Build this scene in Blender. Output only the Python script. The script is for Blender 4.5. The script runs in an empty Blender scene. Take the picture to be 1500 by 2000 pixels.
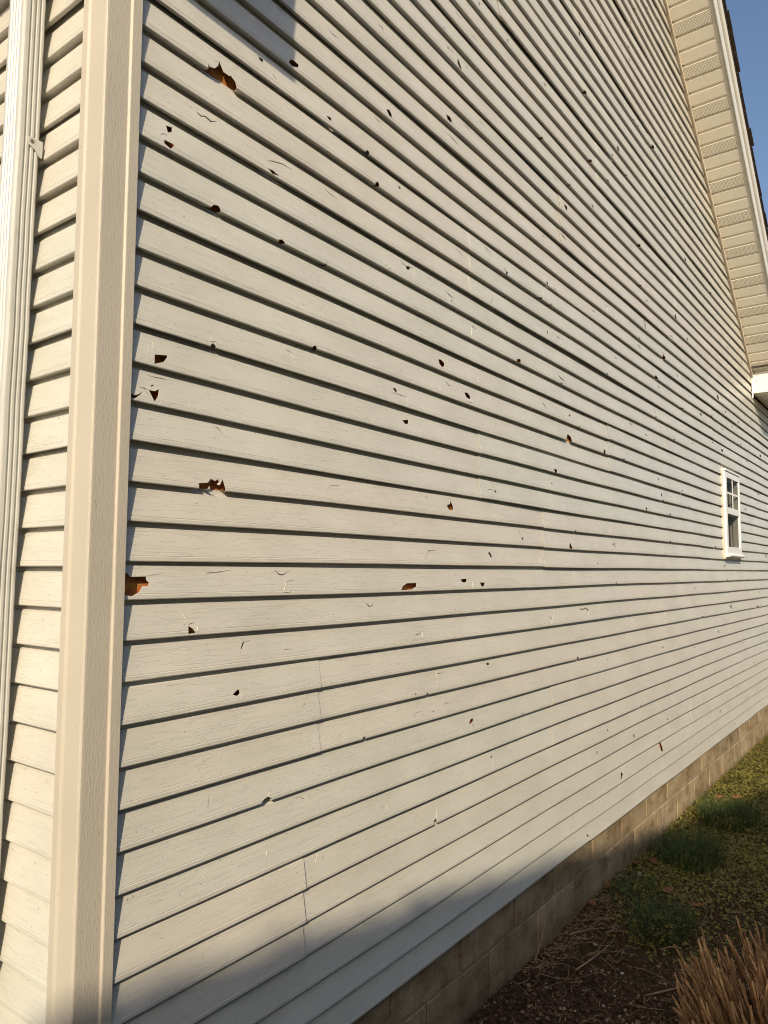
import bpy, math, random
from mathutils import Vector, Matrix, noise
from mathutils.geometry import delaunay_2d_cdt

# ------------------------------------------------------------------ scene
scene = bpy.context.scene
col = scene.collection
R = math.radians
L = 0.0847            # one clapboard exposure in metres (three to a siding panel)
G0 = 18.6             # clapboards between the ground and the z = 0 lap line


def P(x, y, z):       # wall units (clapboards) to metres
    return Vector((x * L, y * L, (z + G0) * L))


# ---- camera
cam_d = bpy.data.cameras.new('camera')
cam = bpy.data.objects.new('camera', cam_d)
col.objects.link(cam)
scene.camera = cam
cam_d.sensor_fit = 'VERTICAL'
cam_d.sensor_height = 36.0
cam_d.lens = 1443.9 / 2000 * 36.0
cam_d.clip_start = 0.02
cam_d.clip_end = 800
yaw, pitch, roll = 0.928096, 0.080063, 0.003534
fw = Vector((math.sin(yaw) * math.cos(pitch), math.cos(yaw) * math.cos(pitch), math.sin(pitch)))
rt = Vector((math.cos(yaw), -math.sin(yaw), 0))
upv = rt.cross(fw)
r2 = rt * math.cos(roll) + upv * math.sin(roll)
u2 = -rt * math.sin(roll) + upv * math.cos(roll)
cam.matrix_world = Matrix(((r2.x, u2.x, -fw.x, -10.752 * L), (r2.y, u2.y, -fw.y, -16.044 * L),
                           (r2.z, u2.z, -fw.z, (-0.241 + G0) * L), (0, 0, 0, 1)))

# ---- sky and sun
SUN = Vector((-1.7, -1.0, 1.05)).normalized()
world = bpy.data.worlds.new('World')
scene.world = world
world.use_nodes = True
wn, wl = world.node_tree.nodes, world.node_tree.links
wn.clear()
sky = wn.new('ShaderNodeTexSky')
sky.sky_type = 'NISHITA'
sky.sun_disc = False
sky.sun_elevation = math.asin(SUN.z)
sky.sun_rotation = math.atan2(SUN.x, SUN.y)
sky.air_density = 1.0
sky.dust_density = 2.6
sky.ozone_density = 2.0
wbg = wn.new('ShaderNodeBackground')
wbg.inputs['Strength'].default_value = 0.13
wout = wn.new('ShaderNodeOutputWorld')
wl.new(sky.outputs[0], wbg.inputs['Color'])
wl.new(wbg.outputs[0], wout.inputs['Surface'])

sun_d = bpy.data.lights.new('sun', 'SUN')
sun_d.energy = 4.2
sun_d.angle = R(0.53)
sun_d.color = (1.0, 0.855, 0.62)
sun = bpy.data.objects.new('sun', sun_d)
col.objects.link(sun)
sun.rotation_euler = SUN.to_track_quat('Z', 'Y').to_euler()
sun.location = (-6, -4, 8)

vs = scene.view_settings
vs.view_transform = 'Standard'
vs.look = 'None'
vs.gamma = 1.0
vs.exposure = 0.23
vs.use_curve_mapping = False
scene.cycles.filter_width = 1.05
scene.cycles.max_bounces = 8
scene.cycles.diffuse_bounces = 5


# ------------------------------------------------------------------ helpers
def mesh(name, verts, faces):
    me = bpy.data.meshes.new(name)
    me.from_pydata([tuple(v) for v in verts], [], faces)
    me.update()
    return me


def obj(name, me, mat=None, parent=None, kind=None):
    if isinstance(me, tuple):
        me = mesh(name, *me)
    o = bpy.data.objects.new(name, me)
    col.objects.link(o)
    if mat is not None and not me.materials:
        me.materials.append(mat)
    if parent is not None:
        o.parent = parent
    if kind:
        o['kind'] = kind
    return o


def tag(o, label, cat, group=None):
    o['label'] = label
    o['category'] = cat
    if group:
        o['group'] = group
    return o


def empty(name, loc=(0, 0, 0)):
    o = bpy.data.objects.new(name, None)
    col.objects.link(o)
    o.location = loc
    o.empty_display_size = 0.2
    return o


class MB:
    """collects shapes for one mesh"""
    def __init__(self):
        self.v, self.f = [], []

    def add(self, v, f):
        n = len(self.v)
        self.v += [Vector(p) for p in v]
        self.f += [tuple(i + n for i in q) for q in f]

    def box(self, x0, x1, y0, y1, z0, z1, fn=None):
        v = [(x, y, z) for x in (x0, x1) for y in (y0, y1) for z in (z0, z1)]
        if fn:
            v = [fn(*p) for p in v]
        self.add(v, [(0, 1, 3, 2), (4, 6, 7, 5), (0, 4, 5, 1), (2, 3, 7, 6), (0, 2, 6, 4), (1, 5, 7, 3)])

    def prism(self, poly, fa, fb, cap=True):
        """poly: list of 2D points; fa/fb map a 2D point to the two ends"""
        n = len(poly)
        v = [fa(*p) for p in poly] + [fb(*p) for p in poly]
        f = [(i, (i + 1) % n, n + (i + 1) % n, n + i) for i in range(n)]
        if cap:
            f += [tuple(range(n - 1, -1, -1)), tuple(range(n, 2 * n))]
        self.add(v, f)

    def tube(self, pts, rad, seg=6, cap=True):
        n = len(pts)
        rings = []
        for i, p in enumerate(pts):
            p = Vector(p)
            d = (Vector(pts[min(i + 1, n - 1)]) - Vector(pts[max(i - 1, 0)])).normalized()
            a = d.orthogonal().normalized()
            b = d.cross(a)
            r = rad[i] if isinstance(rad, (list, tuple)) else rad
            rings.append([p + (a * math.cos(2 * math.pi * k / seg) + b * math.sin(2 * math.pi * k / seg)) * r for k in range(seg)])
        v = [q for r_ in rings for q in r_]
        f = [(i * seg + k, i * seg + (k + 1) % seg, (i + 1) * seg + (k + 1) % seg, (i + 1) * seg + k) for i in range(n - 1) for k in range(seg)]
        if cap:
            f += [tuple(range(seg - 1, -1, -1)), tuple(range((n - 1) * seg, n * seg))]
        self.add(v, f)

    def build(self, name, mat, parent=None, kind=None, bevel=0, smooth=False):
        o = obj(name, (self.v, self.f), mat, parent, kind)
        if bevel:
            m = o.modifiers.new('bevel', 'BEVEL')
            m.width = bevel
            m.segments = 2
            m.limit_method = 'ANGLE'
            m.angle_limit = R(40)
        if smooth:
            for p in o.data.polygons:
                p.use_smooth = True
        return o


# ------------------------------------------------------------------ materials
class Mat:
    def __init__(self, name, rough=0.5, spec=0.4):
        self.m = bpy.data.materials.new(name)
        self.m.use_nodes = True
        self.n, self.l = self.m.node_tree.nodes, self.m.node_tree.links
        self.b = self.n['Principled BSDF']
        self.b.inputs['Roughness'].default_value = rough
        self.b.inputs['Specular IOR Level'].default_value = spec

    def new(self, t, **kw):
        nd = self.n.new(t)
        for k, v in kw.items():
            if hasattr(nd, k):
                setattr(nd, k, v)
            else:
                nd.inputs[k.replace('_', ' ')].default_value = v
        return nd

    def link(self, a, b):
        self.l.new(a, b)

    def coord(self, scale=(1, 1, 1), along=False):
        """world position; along=True gives (x+y, x-y, z): one run axis on both walls"""
        g = self.new('ShaderNodeNewGeometry')
        src = g.outputs['Position']
        if along:
            s = self.new('ShaderNodeSeparateXYZ')
            self.link(src, s.inputs[0])
            a = self.new('ShaderNodeMath', operation='ADD')
            self.link(s.outputs[0], a.inputs[0])
            self.link(s.outputs[1], a.inputs[1])
            c = self.new('ShaderNodeCombineXYZ')
            self.link(a.outputs[0], c.inputs[0])
            self.link(s.outputs[2], c.inputs[2])
            src = c.outputs[0]
        mp = self.new('ShaderNodeMapping')
        mp.inputs['Scale'].default_value = scale
        self.link(src, mp.inputs['Vector'])
        return mp.outputs[0]

    def noise(self, vec, scale=5, detail=3, rough=0.5, dist=0.0):
        n = self.new('ShaderNodeTexNoise')
        n.inputs['Scale'].default_value = scale
        n.inputs['Detail'].default_value = detail
        n.inputs['Roughness'].default_value = rough
        n.inputs['Distortion'].default_value = dist
        self.link(vec, n.inputs['Vector'])
        return n.outputs['Fac']

    def ramp(self, fac, stops):
        r = self.new('ShaderNodeValToRGB')
        e = r.color_ramp.elements
        while len(e) < len(stops):
            e.new(0.5)
        for i, (p, c) in enumerate(stops):
            e[i].position = p
            e[i].color = (*c, 1) if len(c) == 3 else c
        self.link(fac, r.inputs['Fac'])
        return r.outputs['Color']

    def mix(self, fac, a, b, mode='MIX'):
        m = self.new('ShaderNodeMix', data_type='RGBA', blend_type=mode)
        for s, v in ((m.inputs[0], fac), (m.inputs[6], a), (m.inputs[7], b)):
            if isinstance(v, (int, float)):
                s.default_value = v
            elif isinstance(v, tuple):
                s.default_value = (*v, 1)
            else:
                self.link(v, s)
        return m.outputs[2]

    def rand(self):
        return self.new('ShaderNodeObjectInfo').outputs['Random']

    def base(self, c):
        if isinstance(c, tuple):
            self.b.inputs['Base Color'].default_value = (*c, 1)
        else:
            self.link(c, self.b.inputs['Base Color'])

    def bump(self, h, strength=0.3, dist=0.002):
        bp = self.new('ShaderNodeBump')
        bp.inputs['Strength'].default_value = strength
        bp.inputs['Distance'].default_value = dist
        self.link(h, bp.inputs['Height'])
        self.link(bp.outputs[0], self.b.inputs['Normal'])


def g3(v):
    return (v, v, v)


def vinyl(name, a, b, grain=0.5, dark=0.085):
    M = Mat(name, 0.38, 0.5)
    fine = M.noise(M.coord((7, 1, 210), True), 1.0, 4, 0.6, 1.0)
    line = M.ramp(M.noise(M.coord((4.2, 1, 70), True), 1.0, 2, 0.5, 1.2), [(0.472, g3(1)), (0.5, g3(0)), (0.528, g3(1))])
    tone = M.mix(M.rand(), a, b)
    cloud = M.ramp(M.noise(M.coord((3, 3, 5), True), 1.3, 4), [(0.28, (0.91, 0.905, 0.89)), (0.7, g3(1.04))])
    c = M.mix(1.0, tone, cloud, 'MULTIPLY')
    ln = M.ramp(line, [(0, g3(1 - dark)), (1, g3(1))])
    c = M.mix(1.0, c, ln, 'MULTIPLY')
    # fine flyspecks of dirt
    sp = M.ramp(M.noise(M.coord((1, 1, 1), False), 160, 0), [(0.165, g3(0.6)), (0.19, g3(1))])
    c = M.mix(1.0, c, sp, 'MULTIPLY')
    M.base(c)
    mixh = M.mix(0.75, fine, line)
    M.bump(mixh, grain, 0.0012)
    return M.m


M_SIDING = vinyl('vinyl_siding', (0.575, 0.568, 0.515), (0.605, 0.566, 0.505), 0.34)


def trim_mat():
    M = Mat('corner_post_vinyl', 0.5, 0.35)
    s = M.noise(M.coord((260, 260, 60)), 1.0, 3, 0.6, 0.5)
    cl = M.ramp(M.noise(M.coord(), 4, 4), [(0.3, (0.465, 0.42, 0.35)), (0.7, (0.51, 0.46, 0.385))])
    sp = M.ramp(M.noise(M.coord((110, 110, 45)), 1.0, 4, 0.7), [(0.24, (0.55, 0.5, 0.42)), (0.34, g3(1))])
    M.base(M.mix(1.0, cl, sp, 'MULTIPLY'))
    M.bump(s, 0.65, 0.0012)
    return M.m


M_TRIM = trim_mat()


def painted(name, c, rough=0.4, var=0.05, bump=0.05, dirt=0.0):
    M = Mat(name, rough, 0.45)
    n = M.noise(M.coord((6, 6, 2)), 2.5, 5, 0.6)
    cc = M.ramp(n, [(0.25, tuple(v * (1 - var) for v in c)), (0.75, tuple(min(1, v * (1 + var)) for v in c))])
    if dirt:
        d = M.ramp(M.noise(M.coord((40, 40, 12)), 1.0, 4, 0.7), [(0.30, (1 - dirt, 1 - dirt * 1.1, 1 - dirt * 1.2)), (0.45, g3(1))])
        cc = M.mix(1.0, cc, d, 'MULTIPLY')
    M.base(cc)
    M.bump(M.noise(M.coord(), 60, 3), bump, 0.001)
    return M.m


M_SPOUT = painted('downspout_enamel', (0.50, 0.50, 0.475), 0.38, 0.06, 0.12, 0.12)
M_WHITE = painted('white_vinyl_frame', (0.78, 0.77, 0.75), 0.4, 0.03, 0.03)
M_RETURN = painted('white_aluminium_fascia', (0.78, 0.75, 0.68), 0.4, 0.04, 0.06, 0.08)
M_FASCIA = painted('fascia_aluminium', (0.72, 0.73, 0.70), 0.42, 0.05, 0.06, 0.1)
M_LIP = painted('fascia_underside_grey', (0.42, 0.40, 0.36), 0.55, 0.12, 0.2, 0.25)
M_SOFFIT = painted('soffit_vinyl', (0.79, 0.74, 0.64), 0.5, 0.03, 0.05)
M_JCH = painted('j_channel_vinyl', (0.62, 0.54, 0.44), 0.5, 0.05, 0.05, 0.1)
M_SCREW = painted('dull_screw', (0.12, 0.10, 0.08), 0.5, 0.1, 0.05)
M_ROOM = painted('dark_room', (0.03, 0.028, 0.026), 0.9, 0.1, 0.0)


def vent_mat():
    M = Mat('perforated_soffit_vinyl', 0.5, 0.3)
    v = M.new('ShaderNodeTexVoronoi')
    v.voronoi_dimensions = '2D'
    v.inputs['Scale'].default_value = 105
    v.inputs['Randomness'].default_value = 0.05
    M.link(M.coord((1.28, 1, 1)), v.inputs['Vector'])
    f = M.ramp(v.outputs['Distance'], [(0.20, (0.16, 0.14, 0.12)), (0.30, (0.78, 0.73, 0.63))])
    M.base(f)
    return M.m


M_VENT = vent_mat()


def osb_mat():
    M = Mat('wood_sheathing', 0.75, 0.2)
    v = M.new('ShaderNodeTexVoronoi')
    v.inputs['Scale'].default_value = 1.0
    M.link(M.coord((45, 45, 110)), v.inputs['Vector'])
    a = M.ramp(M.noise(M.coord((20, 20, 60)), 1.0, 5, 0.6), [(0.3, (0.34, 0.11, 0.028)), (0.6, (0.58, 0.22, 0.06)), (0.8, (0.70, 0.34, 0.12))])
    c = M.mix(0.35, a, v.outputs['Color'], 'SOFT_LIGHT')
    M.base(c)
    M.bump(v.outputs['Distance'], 0.4, 0.002)
    return M.m


M_OSB = osb_mat()


def concrete():
    M = Mat('concrete_block', 0.9, 0.2)
    big = M.noise(M.coord((2.2, 2.2, 5)), 1.4, 5, 0.6)
    a = M.ramp(big, [(0.25, (0.26, 0.185, 0.10)), (0.5, (0.40, 0.30, 0.185)), (0.75, (0.49, 0.39, 0.26))])
    r = M.ramp(M.rand(), [(0, g3(0.85)), (1, g3(1.12))])
    a = M.mix(1.0, a, r, 'MULTIPLY')
    streak = M.ramp(M.noise(M.coord((14, 14, 1.8)), 1.0, 4, 0.65), [(0.33, (0.55, 0.47, 0.38)), (0.52, g3(1))])
    a = M.mix(0.4, a, streak, 'MULTIPLY')
    pits = M.ramp(M.noise(M.coord(), 190, 3, 0.75), [(0.32, g3(0.30)), (0.46, g3(1))])
    a = M.mix(1.0, a, pits, 'MULTIPLY')
    blot = M.ramp(M.noise(M.coord((9, 9, 14)), 1.0, 6, 0.7), [(0.36, (0.62, 0.56, 0.46)), (0.5, g3(1)), (0.68, (1.18, 1.16, 1.12))])
    a = M.mix(0.85, a, blot, 'MULTIPLY')
    # mud splashed up from the ground
    g = M.new('ShaderNodeNewGeometry')
    s = M.new('ShaderNodeSeparateXYZ')
    M.link(g.outputs['Position'], s.inputs[0])
    nz = M.new('ShaderNodeMath', operation='ADD')
    M.link(s.outputs[2], nz.inputs[0])
    nm = M.new('ShaderNodeMath', operation='MULTIPLY')
    M.link(M.noise(M.coord((7, 7, 7)), 1.0, 4), nm.inputs[0])
    nm.inputs[1].default_value = 0.10
    M.link(nm.outputs[0], nz.inputs[1])
    mud = M.ramp(nz.outputs[0], [(0.0, g3(1)), (0.11, g3(0))])
    a = M.mix(mud, a, (0.15, 0.10, 0.06))
    M.base(a)
    M.bump(M.noise(M.coord(), 150, 5, 0.75), 1.0, 0.006)
    return M.m


M_BLOCK = concrete()
M_MORTAR = painted('mortar', (0.36, 0.31, 0.24), 0.95, 0.25, 0.5, 0.3)


def shingle_mat():
    M = Mat('asphalt_shingle', 0.95, 0.1)
    a = M.ramp(M.noise(M.coord(), 130, 3, 0.7), [(0.3, (0.025, 0.02, 0.018)), (0.7, (0.09, 0.07, 0.06))])
    M.base(a)
    M.bump(M.noise(M.coord(), 300, 2), 0.6, 0.002)
    return M.m


M_SHINGLE = shingle_mat()


def glass_mat():
    M = Mat('window_glass')
    t = M.new('ShaderNodeBsdfTransparent')
    t.inputs['Color'].default_value = (0.66, 0.66, 0.64, 1)
    g = M.new('ShaderNodeBsdfGlossy')
    g.inputs['Roughness'].default_value = 0.02
    f = M.new('ShaderNodeValue')
    f.outputs[0].default_value = 0.035
    x = M.new('ShaderNodeMixShader')
    M.link(f.outputs[0], x.inputs[0])
    M.link(t.outputs[0], x.inputs[1])
    M.link(g.outputs[0], x.inputs[2])
    M.link(x.outputs[0], M.n['Material Output'].inputs['Surface'])
    return M.m


M_GLASS = glass_mat()


def cloth():
    M = Mat('sheer_curtain', 0.9, 0.1)
    M.base(M.ramp(M.noise(M.coord((60, 60, 3)), 1.0, 3), [(0.3, (0.10, 0.09, 0.085)), (0.7, (0.27, 0.25, 0.24))]))
    return M.m


M_CURTAIN = cloth()

# ------------------------------------------------------------------ hail damage on the gable wall
# (clapboard, [(metres along the wall, height within the clapboard), ...])
HOLES = [
 (14,[(0.1892,0.198),(0.1949,0.103),(0.21,0.167),(0.2207,0.319),(0.2286,0.547),(0.2314,0.454),(0.239,0.254),(0.2583,0.251),(0.2617,0.304),(0.2771,0.185),(0.2836,-0.15),(0.2793,-0.15),(0.2569,-0.15),(0.2431,-0.15),(0.2268,-0.15),(0.2119,-0.15),(0.1975,-0.15),(0.1894,-0.15)]),
 (11,[(0.0795,0.716),(0.0973,0.762),(0.0951,0.618),(0.0849,0.528),(0.082,0.572)]),
 (11,[(0.0707,0.234),(0.0999,0.249),(0.0873,0.058),(0.0707,0.108)]),
 (10,[(0.1956,-0.15),(0.2095,0.05),(0.2149,0.125),(0.2309,0.163),(0.237,0.05),(0.2334,-0.15),(0.2175,-0.15),(0.2045,-0.15)]),
 (16,[(0.4672,0.222),(0.4811,0.351),(0.5062,0.347),(0.5029,0.214),(0.4791,0.085),(0.4658,0.1)]),
 (15,[(0.358,0.634),(0.3767,0.653),(0.3738,0.529),(0.3627,0.525)]),
 (15,[(0.6232,0.308),(0.6451,0.359),(0.647,0.239),(0.6315,0.217)]),
 (17,[(0.9138,0.333),(0.932,0.455),(0.9435,0.323),(0.9429,0.157),(0.926,0.157)]),
 (19,[(1.2769,0.356),(1.3055,0.42),(1.3173,0.271),(1.3043,0.137),(1.283,0.132)]),
 (15,[(0.7926,-0.15),(0.8101,0.127),(0.8228,0.099),(0.8251,-0.15),(0.8054,-0.15)]),
 (14,[(0.8511,0.075),(0.871,0.215),(0.8731,0.056),(0.8581,-0.15)]),
 (14,[(0.9863,0.641),(1.0004,0.718),(1.0014,0.628),(0.9905,0.569)]),
 (12,[(0.3899,0.145),(0.4121,0.172),(0.4304,0.099),(0.408,0.035)]),
 (10,[(0.4335,0.05),(0.4464,0.104),(0.4578,0.05),(0.4463,-0.15)]),
 (22,[(1.3636,0.483),(1.3762,0.49),(1.3855,0.124),(1.3719,0.029),(1.3583,0.183)]),
 (22,[(1.2933,0.577),(1.3041,0.626),(1.3057,0.501),(1.295,0.453)]),
 (5,[(0.0635,0.34),(0.097,0.41),(0.0976,0.364),(0.0871,0.206),(0.0608,0.073)]),
 (4,[(0.0512,0.373),(0.0666,0.374),(0.0794,0.465),(0.0744,0.244),(0.0645,0.084),(0.0586,0.207)]),
 (4,[(0.0018,0.209),(0.013,0.137),(0.0248,0.196),(0.0355,0.303),(0.0305,0.21),(0.015,0.062),(0.0012,0.061)]),
 (4,[(0.0566,0.502),(0.0668,0.559),(0.0656,0.524),(0.0586,0.474)]),
 (6,[(0.2149,0.05),(0.2219,0.119),(0.2306,0.071),(0.2372,-0.15),(0.2269,-0.15)]),
 (2,[(0.1918,0.156),(0.2172,0.196),(0.2286,0.321),(0.241,0.273),(0.2522,0.345),(0.2539,0.166),(0.2654,0.352),(0.2707,0.112),(0.2729,-0.15),(0.2287,-0.15),(0.2229,0.106),(0.2061,-0.15),(0.1925,-0.15)]),
 (11,[(1.0315,0.633),(1.0499,0.711),(1.0553,0.639),(1.0405,0.505),(1.0314,0.539)]),
 (10,[(0.6119,-0.15),(0.6261,0.104),(0.6317,-0.15),(0.6207,-0.15)]),
 (7,[(0.5711,0.05),(0.5852,0.104),(0.5993,-0.15),(0.5817,-0.15)]),
 (8,[(1.2274,0.479),(1.2447,0.506),(1.2645,0.398),(1.2615,0.278),(1.2445,0.179),(1.2281,0.281)]),
 (7,[(1.4038,0.498),(1.4276,0.555),(1.4459,0.404),(1.4385,0.27),(1.4147,0.308)]),
 (6,[(0.9584,0.622),(0.9726,0.636),(0.9799,0.54),(0.9735,0.457),(0.964,0.535)]),
 (5,[(1.0099,0.518),(1.0466,0.613),(1.043,0.449),(1.0246,0.399)]),
 (2,[(1.2782,0.485),(1.2988,0.539),(1.3048,0.689),(1.3168,0.483),(1.3165,0.339),(1.2972,0.252),(1.2778,0.378)]),
 (3,[(1.623,0.475),(1.6386,0.444),(1.6286,0.338),(1.622,0.395)]),
 (11,[(1.3023,0.243),(1.3173,0.284),(1.31,0.179)]),
 (14,[(1.7276,0.179),(1.7483,0.221),(1.7362,0.01),(1.7257,0.01)]),
 (-1,[(-0.0008,0.676),(0.0153,0.663),(0.0209,0.578),(0.0608,0.585),(0.0609,0.49),(0.0669,0.425),(0.0645,0.339),(0.0504,0.341),(0.0408,0.194),(0.0216,0.094),(-0.0045,0.164)]),
 (-2,[(0.1723,0.271),(0.1848,0.182),(0.1915,0.078),(0.1708,0.057)]),
 (-3,[(0.3335,0.516),(0.3423,0.699),(0.3491,0.708),(0.3372,0.498)]),
 (-4,[(0.3054,0.279),(0.3217,0.39),(0.328,0.372),(0.3285,0.277),(0.3197,0.22)]),
 (-1,[(0.9961,0.081),(1.0099,0.237),(1.0336,0.329),(1.0899,0.335),(1.0837,0.193),(1.0548,0.089),(1.026,0.075)]),
 (-1,[(1.3732,0.452),(1.4153,0.464),(1.4082,0.334),(1.3893,0.301),(1.3731,0.36)]),
 (-1,[(1.5038,0.295),(1.5424,0.29),(1.5315,0.142),(1.5142,0.1)]),
 (0,[(1.5723,0.595),(1.5891,0.622),(1.6003,0.409),(1.5884,0.369)]),
 (-5,[(1.5594,0.743),(1.5757,0.761),(1.5838,0.678),(1.5668,0.639)]),
 (-5,[(1.0732,0.155),(1.0894,0.149),(1.0724,0.093)]),
 (-5,[(1.1362,0.052),(1.1518,0.104),(1.158,-0.15)]),
 (-6,[(0.8015,0.05),(0.8139,0.104),(0.8268,-0.15)]),
 (-6,[(1.184,0.328),(1.1939,0.311),(1.1882,0.243)]),
 (-7,[(1.4363,0.556),(1.4567,0.547),(1.4469,0.412),(1.4235,0.351),(1.4235,0.44)]),
 (-9,[(1.5807,0.672),(1.6,0.658),(1.5905,0.557)]),
 (1,[(1.8505,0.392),(1.874,0.394),(1.8674,0.291),(1.8548,0.286)]),
 (1,[(2.34,0.37),(2.3514,0.309),(2.3624,0.031),(2.3234,0.066)]),
 (-13,[(3.6369,0.932),(3.6743,0.83),(3.6844,0.317),(3.6585,0.225),(3.6366,0.59)]),
 (-11,[(3.1651,0.439),(3.1855,0.346),(3.1781,0.152),(3.1634,0.244)]),
 (-11,[(2.637,0.571),(2.6485,0.527),(2.6424,0.392),(2.6289,0.44)]),
 (-7,[(0.4051,0.051),(0.4141,0.122),(0.4287,0.144),(0.4401,0.059),(0.4446,-0.15),(0.4252,-0.15),(0.4107,-0.15)]),
 (-10,[(1.19,0.174),(1.2023,0.212),(1.2049,0.099),(1.2192,-0.15),(1.1858,0.05)]),
 (-13,[(2.9647,0.62),(2.9881,0.415),(2.9588,0.24),(2.9371,0.215),(2.9539,0.4)]),
 (10,[(1.8218,0.122),(1.8612,0.279),(1.861,0.119),(1.8431,0.01),(1.8245,0.01)]),
 (7,[(2.3485,0.398),(2.3849,0.268),(2.393,-0.15),(2.3143,-0.15),(2.3291,0.172)]),
 (7,[(2.8042,0.27),(2.8308,0.26),(2.827,0.01),(2.7974,0.01)]),
 (5,[(2.1657,0.2),(2.2028,0.204),(2.1945,0.027),(2.1754,0.01)]),
 (32,[(2.6024,0.701),(2.5985,0.454),(2.5871,0.304),(2.5698,0.483),(2.5821,0.719),(2.5953,0.812)]),
 (26,[(2.161,0.529),(2.162,0.421),(2.1448,0.306),(2.1429,0.4),(2.1444,0.485),(2.1594,0.6)]),
 (29,[(2.6535,0.196),(2.6505,0.079),(2.6251,-0.15),(2.6108,-0.15),(2.6167,0.123),(2.6395,0.224)]),
 (23,[(2.1042,0.099),(2.0995,-0.15),(2.0904,-0.15),(2.0833,-0.15),(2.0855,0.05),(2.097,0.104)]),
 (22,[(2.4242,0.121),(2.4223,0.05),(2.4084,-0.15),(2.4004,-0.15),(2.4035,0.05),(2.416,0.108)]),
 (25,[(2.7216,0.224),(2.7137,0.092),(2.6842,-0.15),(2.6757,-0.15),(2.681,0.088),(2.6987,0.172)]),
 (24,[(2.7019,0.01),(2.7089,0.01),(2.6881,0.01),(2.673,0.01),(2.6761,0.01),(2.6951,0.056)]),
 (20,[(2.387,0.603),(2.3752,0.321),(2.3581,0.286),(2.3468,0.378),(2.3472,0.588),(2.3677,0.63)]),
 (22,[(2.7333,0.347),(2.7285,0.116),(2.7191,0.094),(2.7066,0.218),(2.7123,0.309),(2.723,0.404)]),
 (28,[(3.1486,0.387),(3.1471,0.232),(3.125,0.01),(3.1061,0.099),(3.1182,0.441),(3.1445,0.548)]),
 (27,[(3.0405,0.359),(3.0369,0.254),(3.0195,0.107),(3.0082,0.172),(3.0136,0.246),(3.0292,0.359)]),
 (32,[(3.828,0.387),(3.8149,0.154),(3.7754,-0.15),(3.7569,-0.15),(3.7675,0.216),(3.805,0.394)]),
 (32,[(3.4359,0.129),(3.4389,0.058),(3.4172,0.01),(3.41,0.01),(3.415,0.098),(3.4325,0.186)]),
 (32,[(3.5169,0.152),(3.5144,0.037),(3.4915,0.01),(3.4766,0.01),(3.4884,0.071),(3.5049,0.16)]),
 (25,[(2.9653,0.097),(2.9598,0.015),(2.9442,0.01),(2.9257,0.01),(2.9342,0.087),(2.9526,0.18)]),
 (27,[(3.2689,0.116),(3.2649,0.05),(3.2456,-0.15),(3.2401,-0.15),(3.2456,0.057),(3.2652,0.159)]),
 (29,[(3.8203,1.12),(3.815,1.026),(3.7944,0.882),(3.7769,0.916),(3.7817,0.995),(3.8071,1.141)]),
 (34,[(4.2985,0.994),(4.2851,0.835),(4.2629,0.697),(4.2507,0.699),(4.2583,0.793),(4.287,0.945)]),
 (36,[(4.7844,1.068),(4.7773,0.921),(4.7564,0.794),(4.7488,0.86),(4.7556,0.96),(4.7679,1.051)]),
 (36,[(4.7407,0.216),(4.7352,0.048),(4.7123,0.01),(4.6922,0.01),(4.6909,0.074),(4.7192,0.171)]),
 (32,[(4.2282,0.019),(4.2264,0.01),(4.2091,0.01),(4.1934,0.01),(4.1953,0.01),(4.221,0.037)]),
 (32,[(4.6326,1.079),(4.6331,0.983),(4.6079,0.844),(4.591,0.864),(4.5975,1.028),(4.6135,1.08)]),
 (31,[(4.6909,1.048),(4.6838,0.955),(4.6734,0.9),(4.6556,0.905),(4.6614,1.005),(4.6766,1.068)]),
 (32,[(4.8148,0.197),(4.8141,0.095),(4.7942,0.01),(4.7788,0.014),(4.7826,0.095),(4.8151,0.29)]),
 (31,[(4.523,0.01),(4.5186,0.01),(4.5075,0.01),(4.4822,0.01),(4.4767,0.027),(4.4915,0.072)]),
 (29,[(4.0421,0.348),(4.0311,0.221),(4.0132,0.123),(4.0014,0.138),(4.0147,0.291),(4.0272,0.337)]),
 (23,[(3.5045,0.187),(3.4907,-0.15),(3.4712,-0.15),(3.4541,-0.15),(3.4632,0.059),(3.4808,0.165)]),
 (28,[(4.3677,0.01),(4.3736,0.01),(4.346,0.01),(4.3264,0.01),(4.3244,0.069),(4.3459,0.075)]),
 (30,[(5.3377,1.15),(5.3466,1.121),(5.2703,0.805),(5.2645,0.877),(5.2573,1.015),(5.3054,1.15)]),
 (41,[(3.5084,0.183),(3.498,0.05),(3.4865,-0.15),(3.4788,-0.15),(3.4797,-0.15),(3.4909,0.149)]),
 (43,[(3.7686,0.221),(3.7572,0.01),(3.7381,0.01),(3.723,0.01),(3.7271,0.01),(3.7519,0.17)]),
 (44,[(4.2057,1.015),(4.2039,0.913),(4.1945,0.855),(4.1775,0.821),(4.1798,0.908),(4.1986,1.026)]),
 (40,[(4.1963,0.994),(4.2,0.937),(4.1795,0.756),(4.1663,0.762),(4.1714,0.923),(4.1825,0.984)]),
 (37,[(4.097,1.15),(4.099,1.119),(4.0656,0.928),(4.0474,0.982),(4.0512,1.114),(4.0805,1.15)]),
 (36,[(3.4025,0.548),(3.3901,0.338),(3.3745,0.21),(3.3723,0.301),(3.3784,0.425),(3.397,0.565)]),
 (37,[(3.3867,0.386),(3.3739,0.186),(3.3574,0.056),(3.3482,0.106),(3.3582,0.256),(3.3756,0.375)]),
 (36,[(3.2429,0.387),(3.2418,0.316),(3.2249,0.175),(3.2193,0.244),(3.2237,0.343),(3.2403,0.51)]),
 (39,[(3.4159,0.464),(3.4073,0.211),(3.3952,0.197),(3.3826,0.25),(3.3946,0.432),(3.4092,0.536)]),
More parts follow.
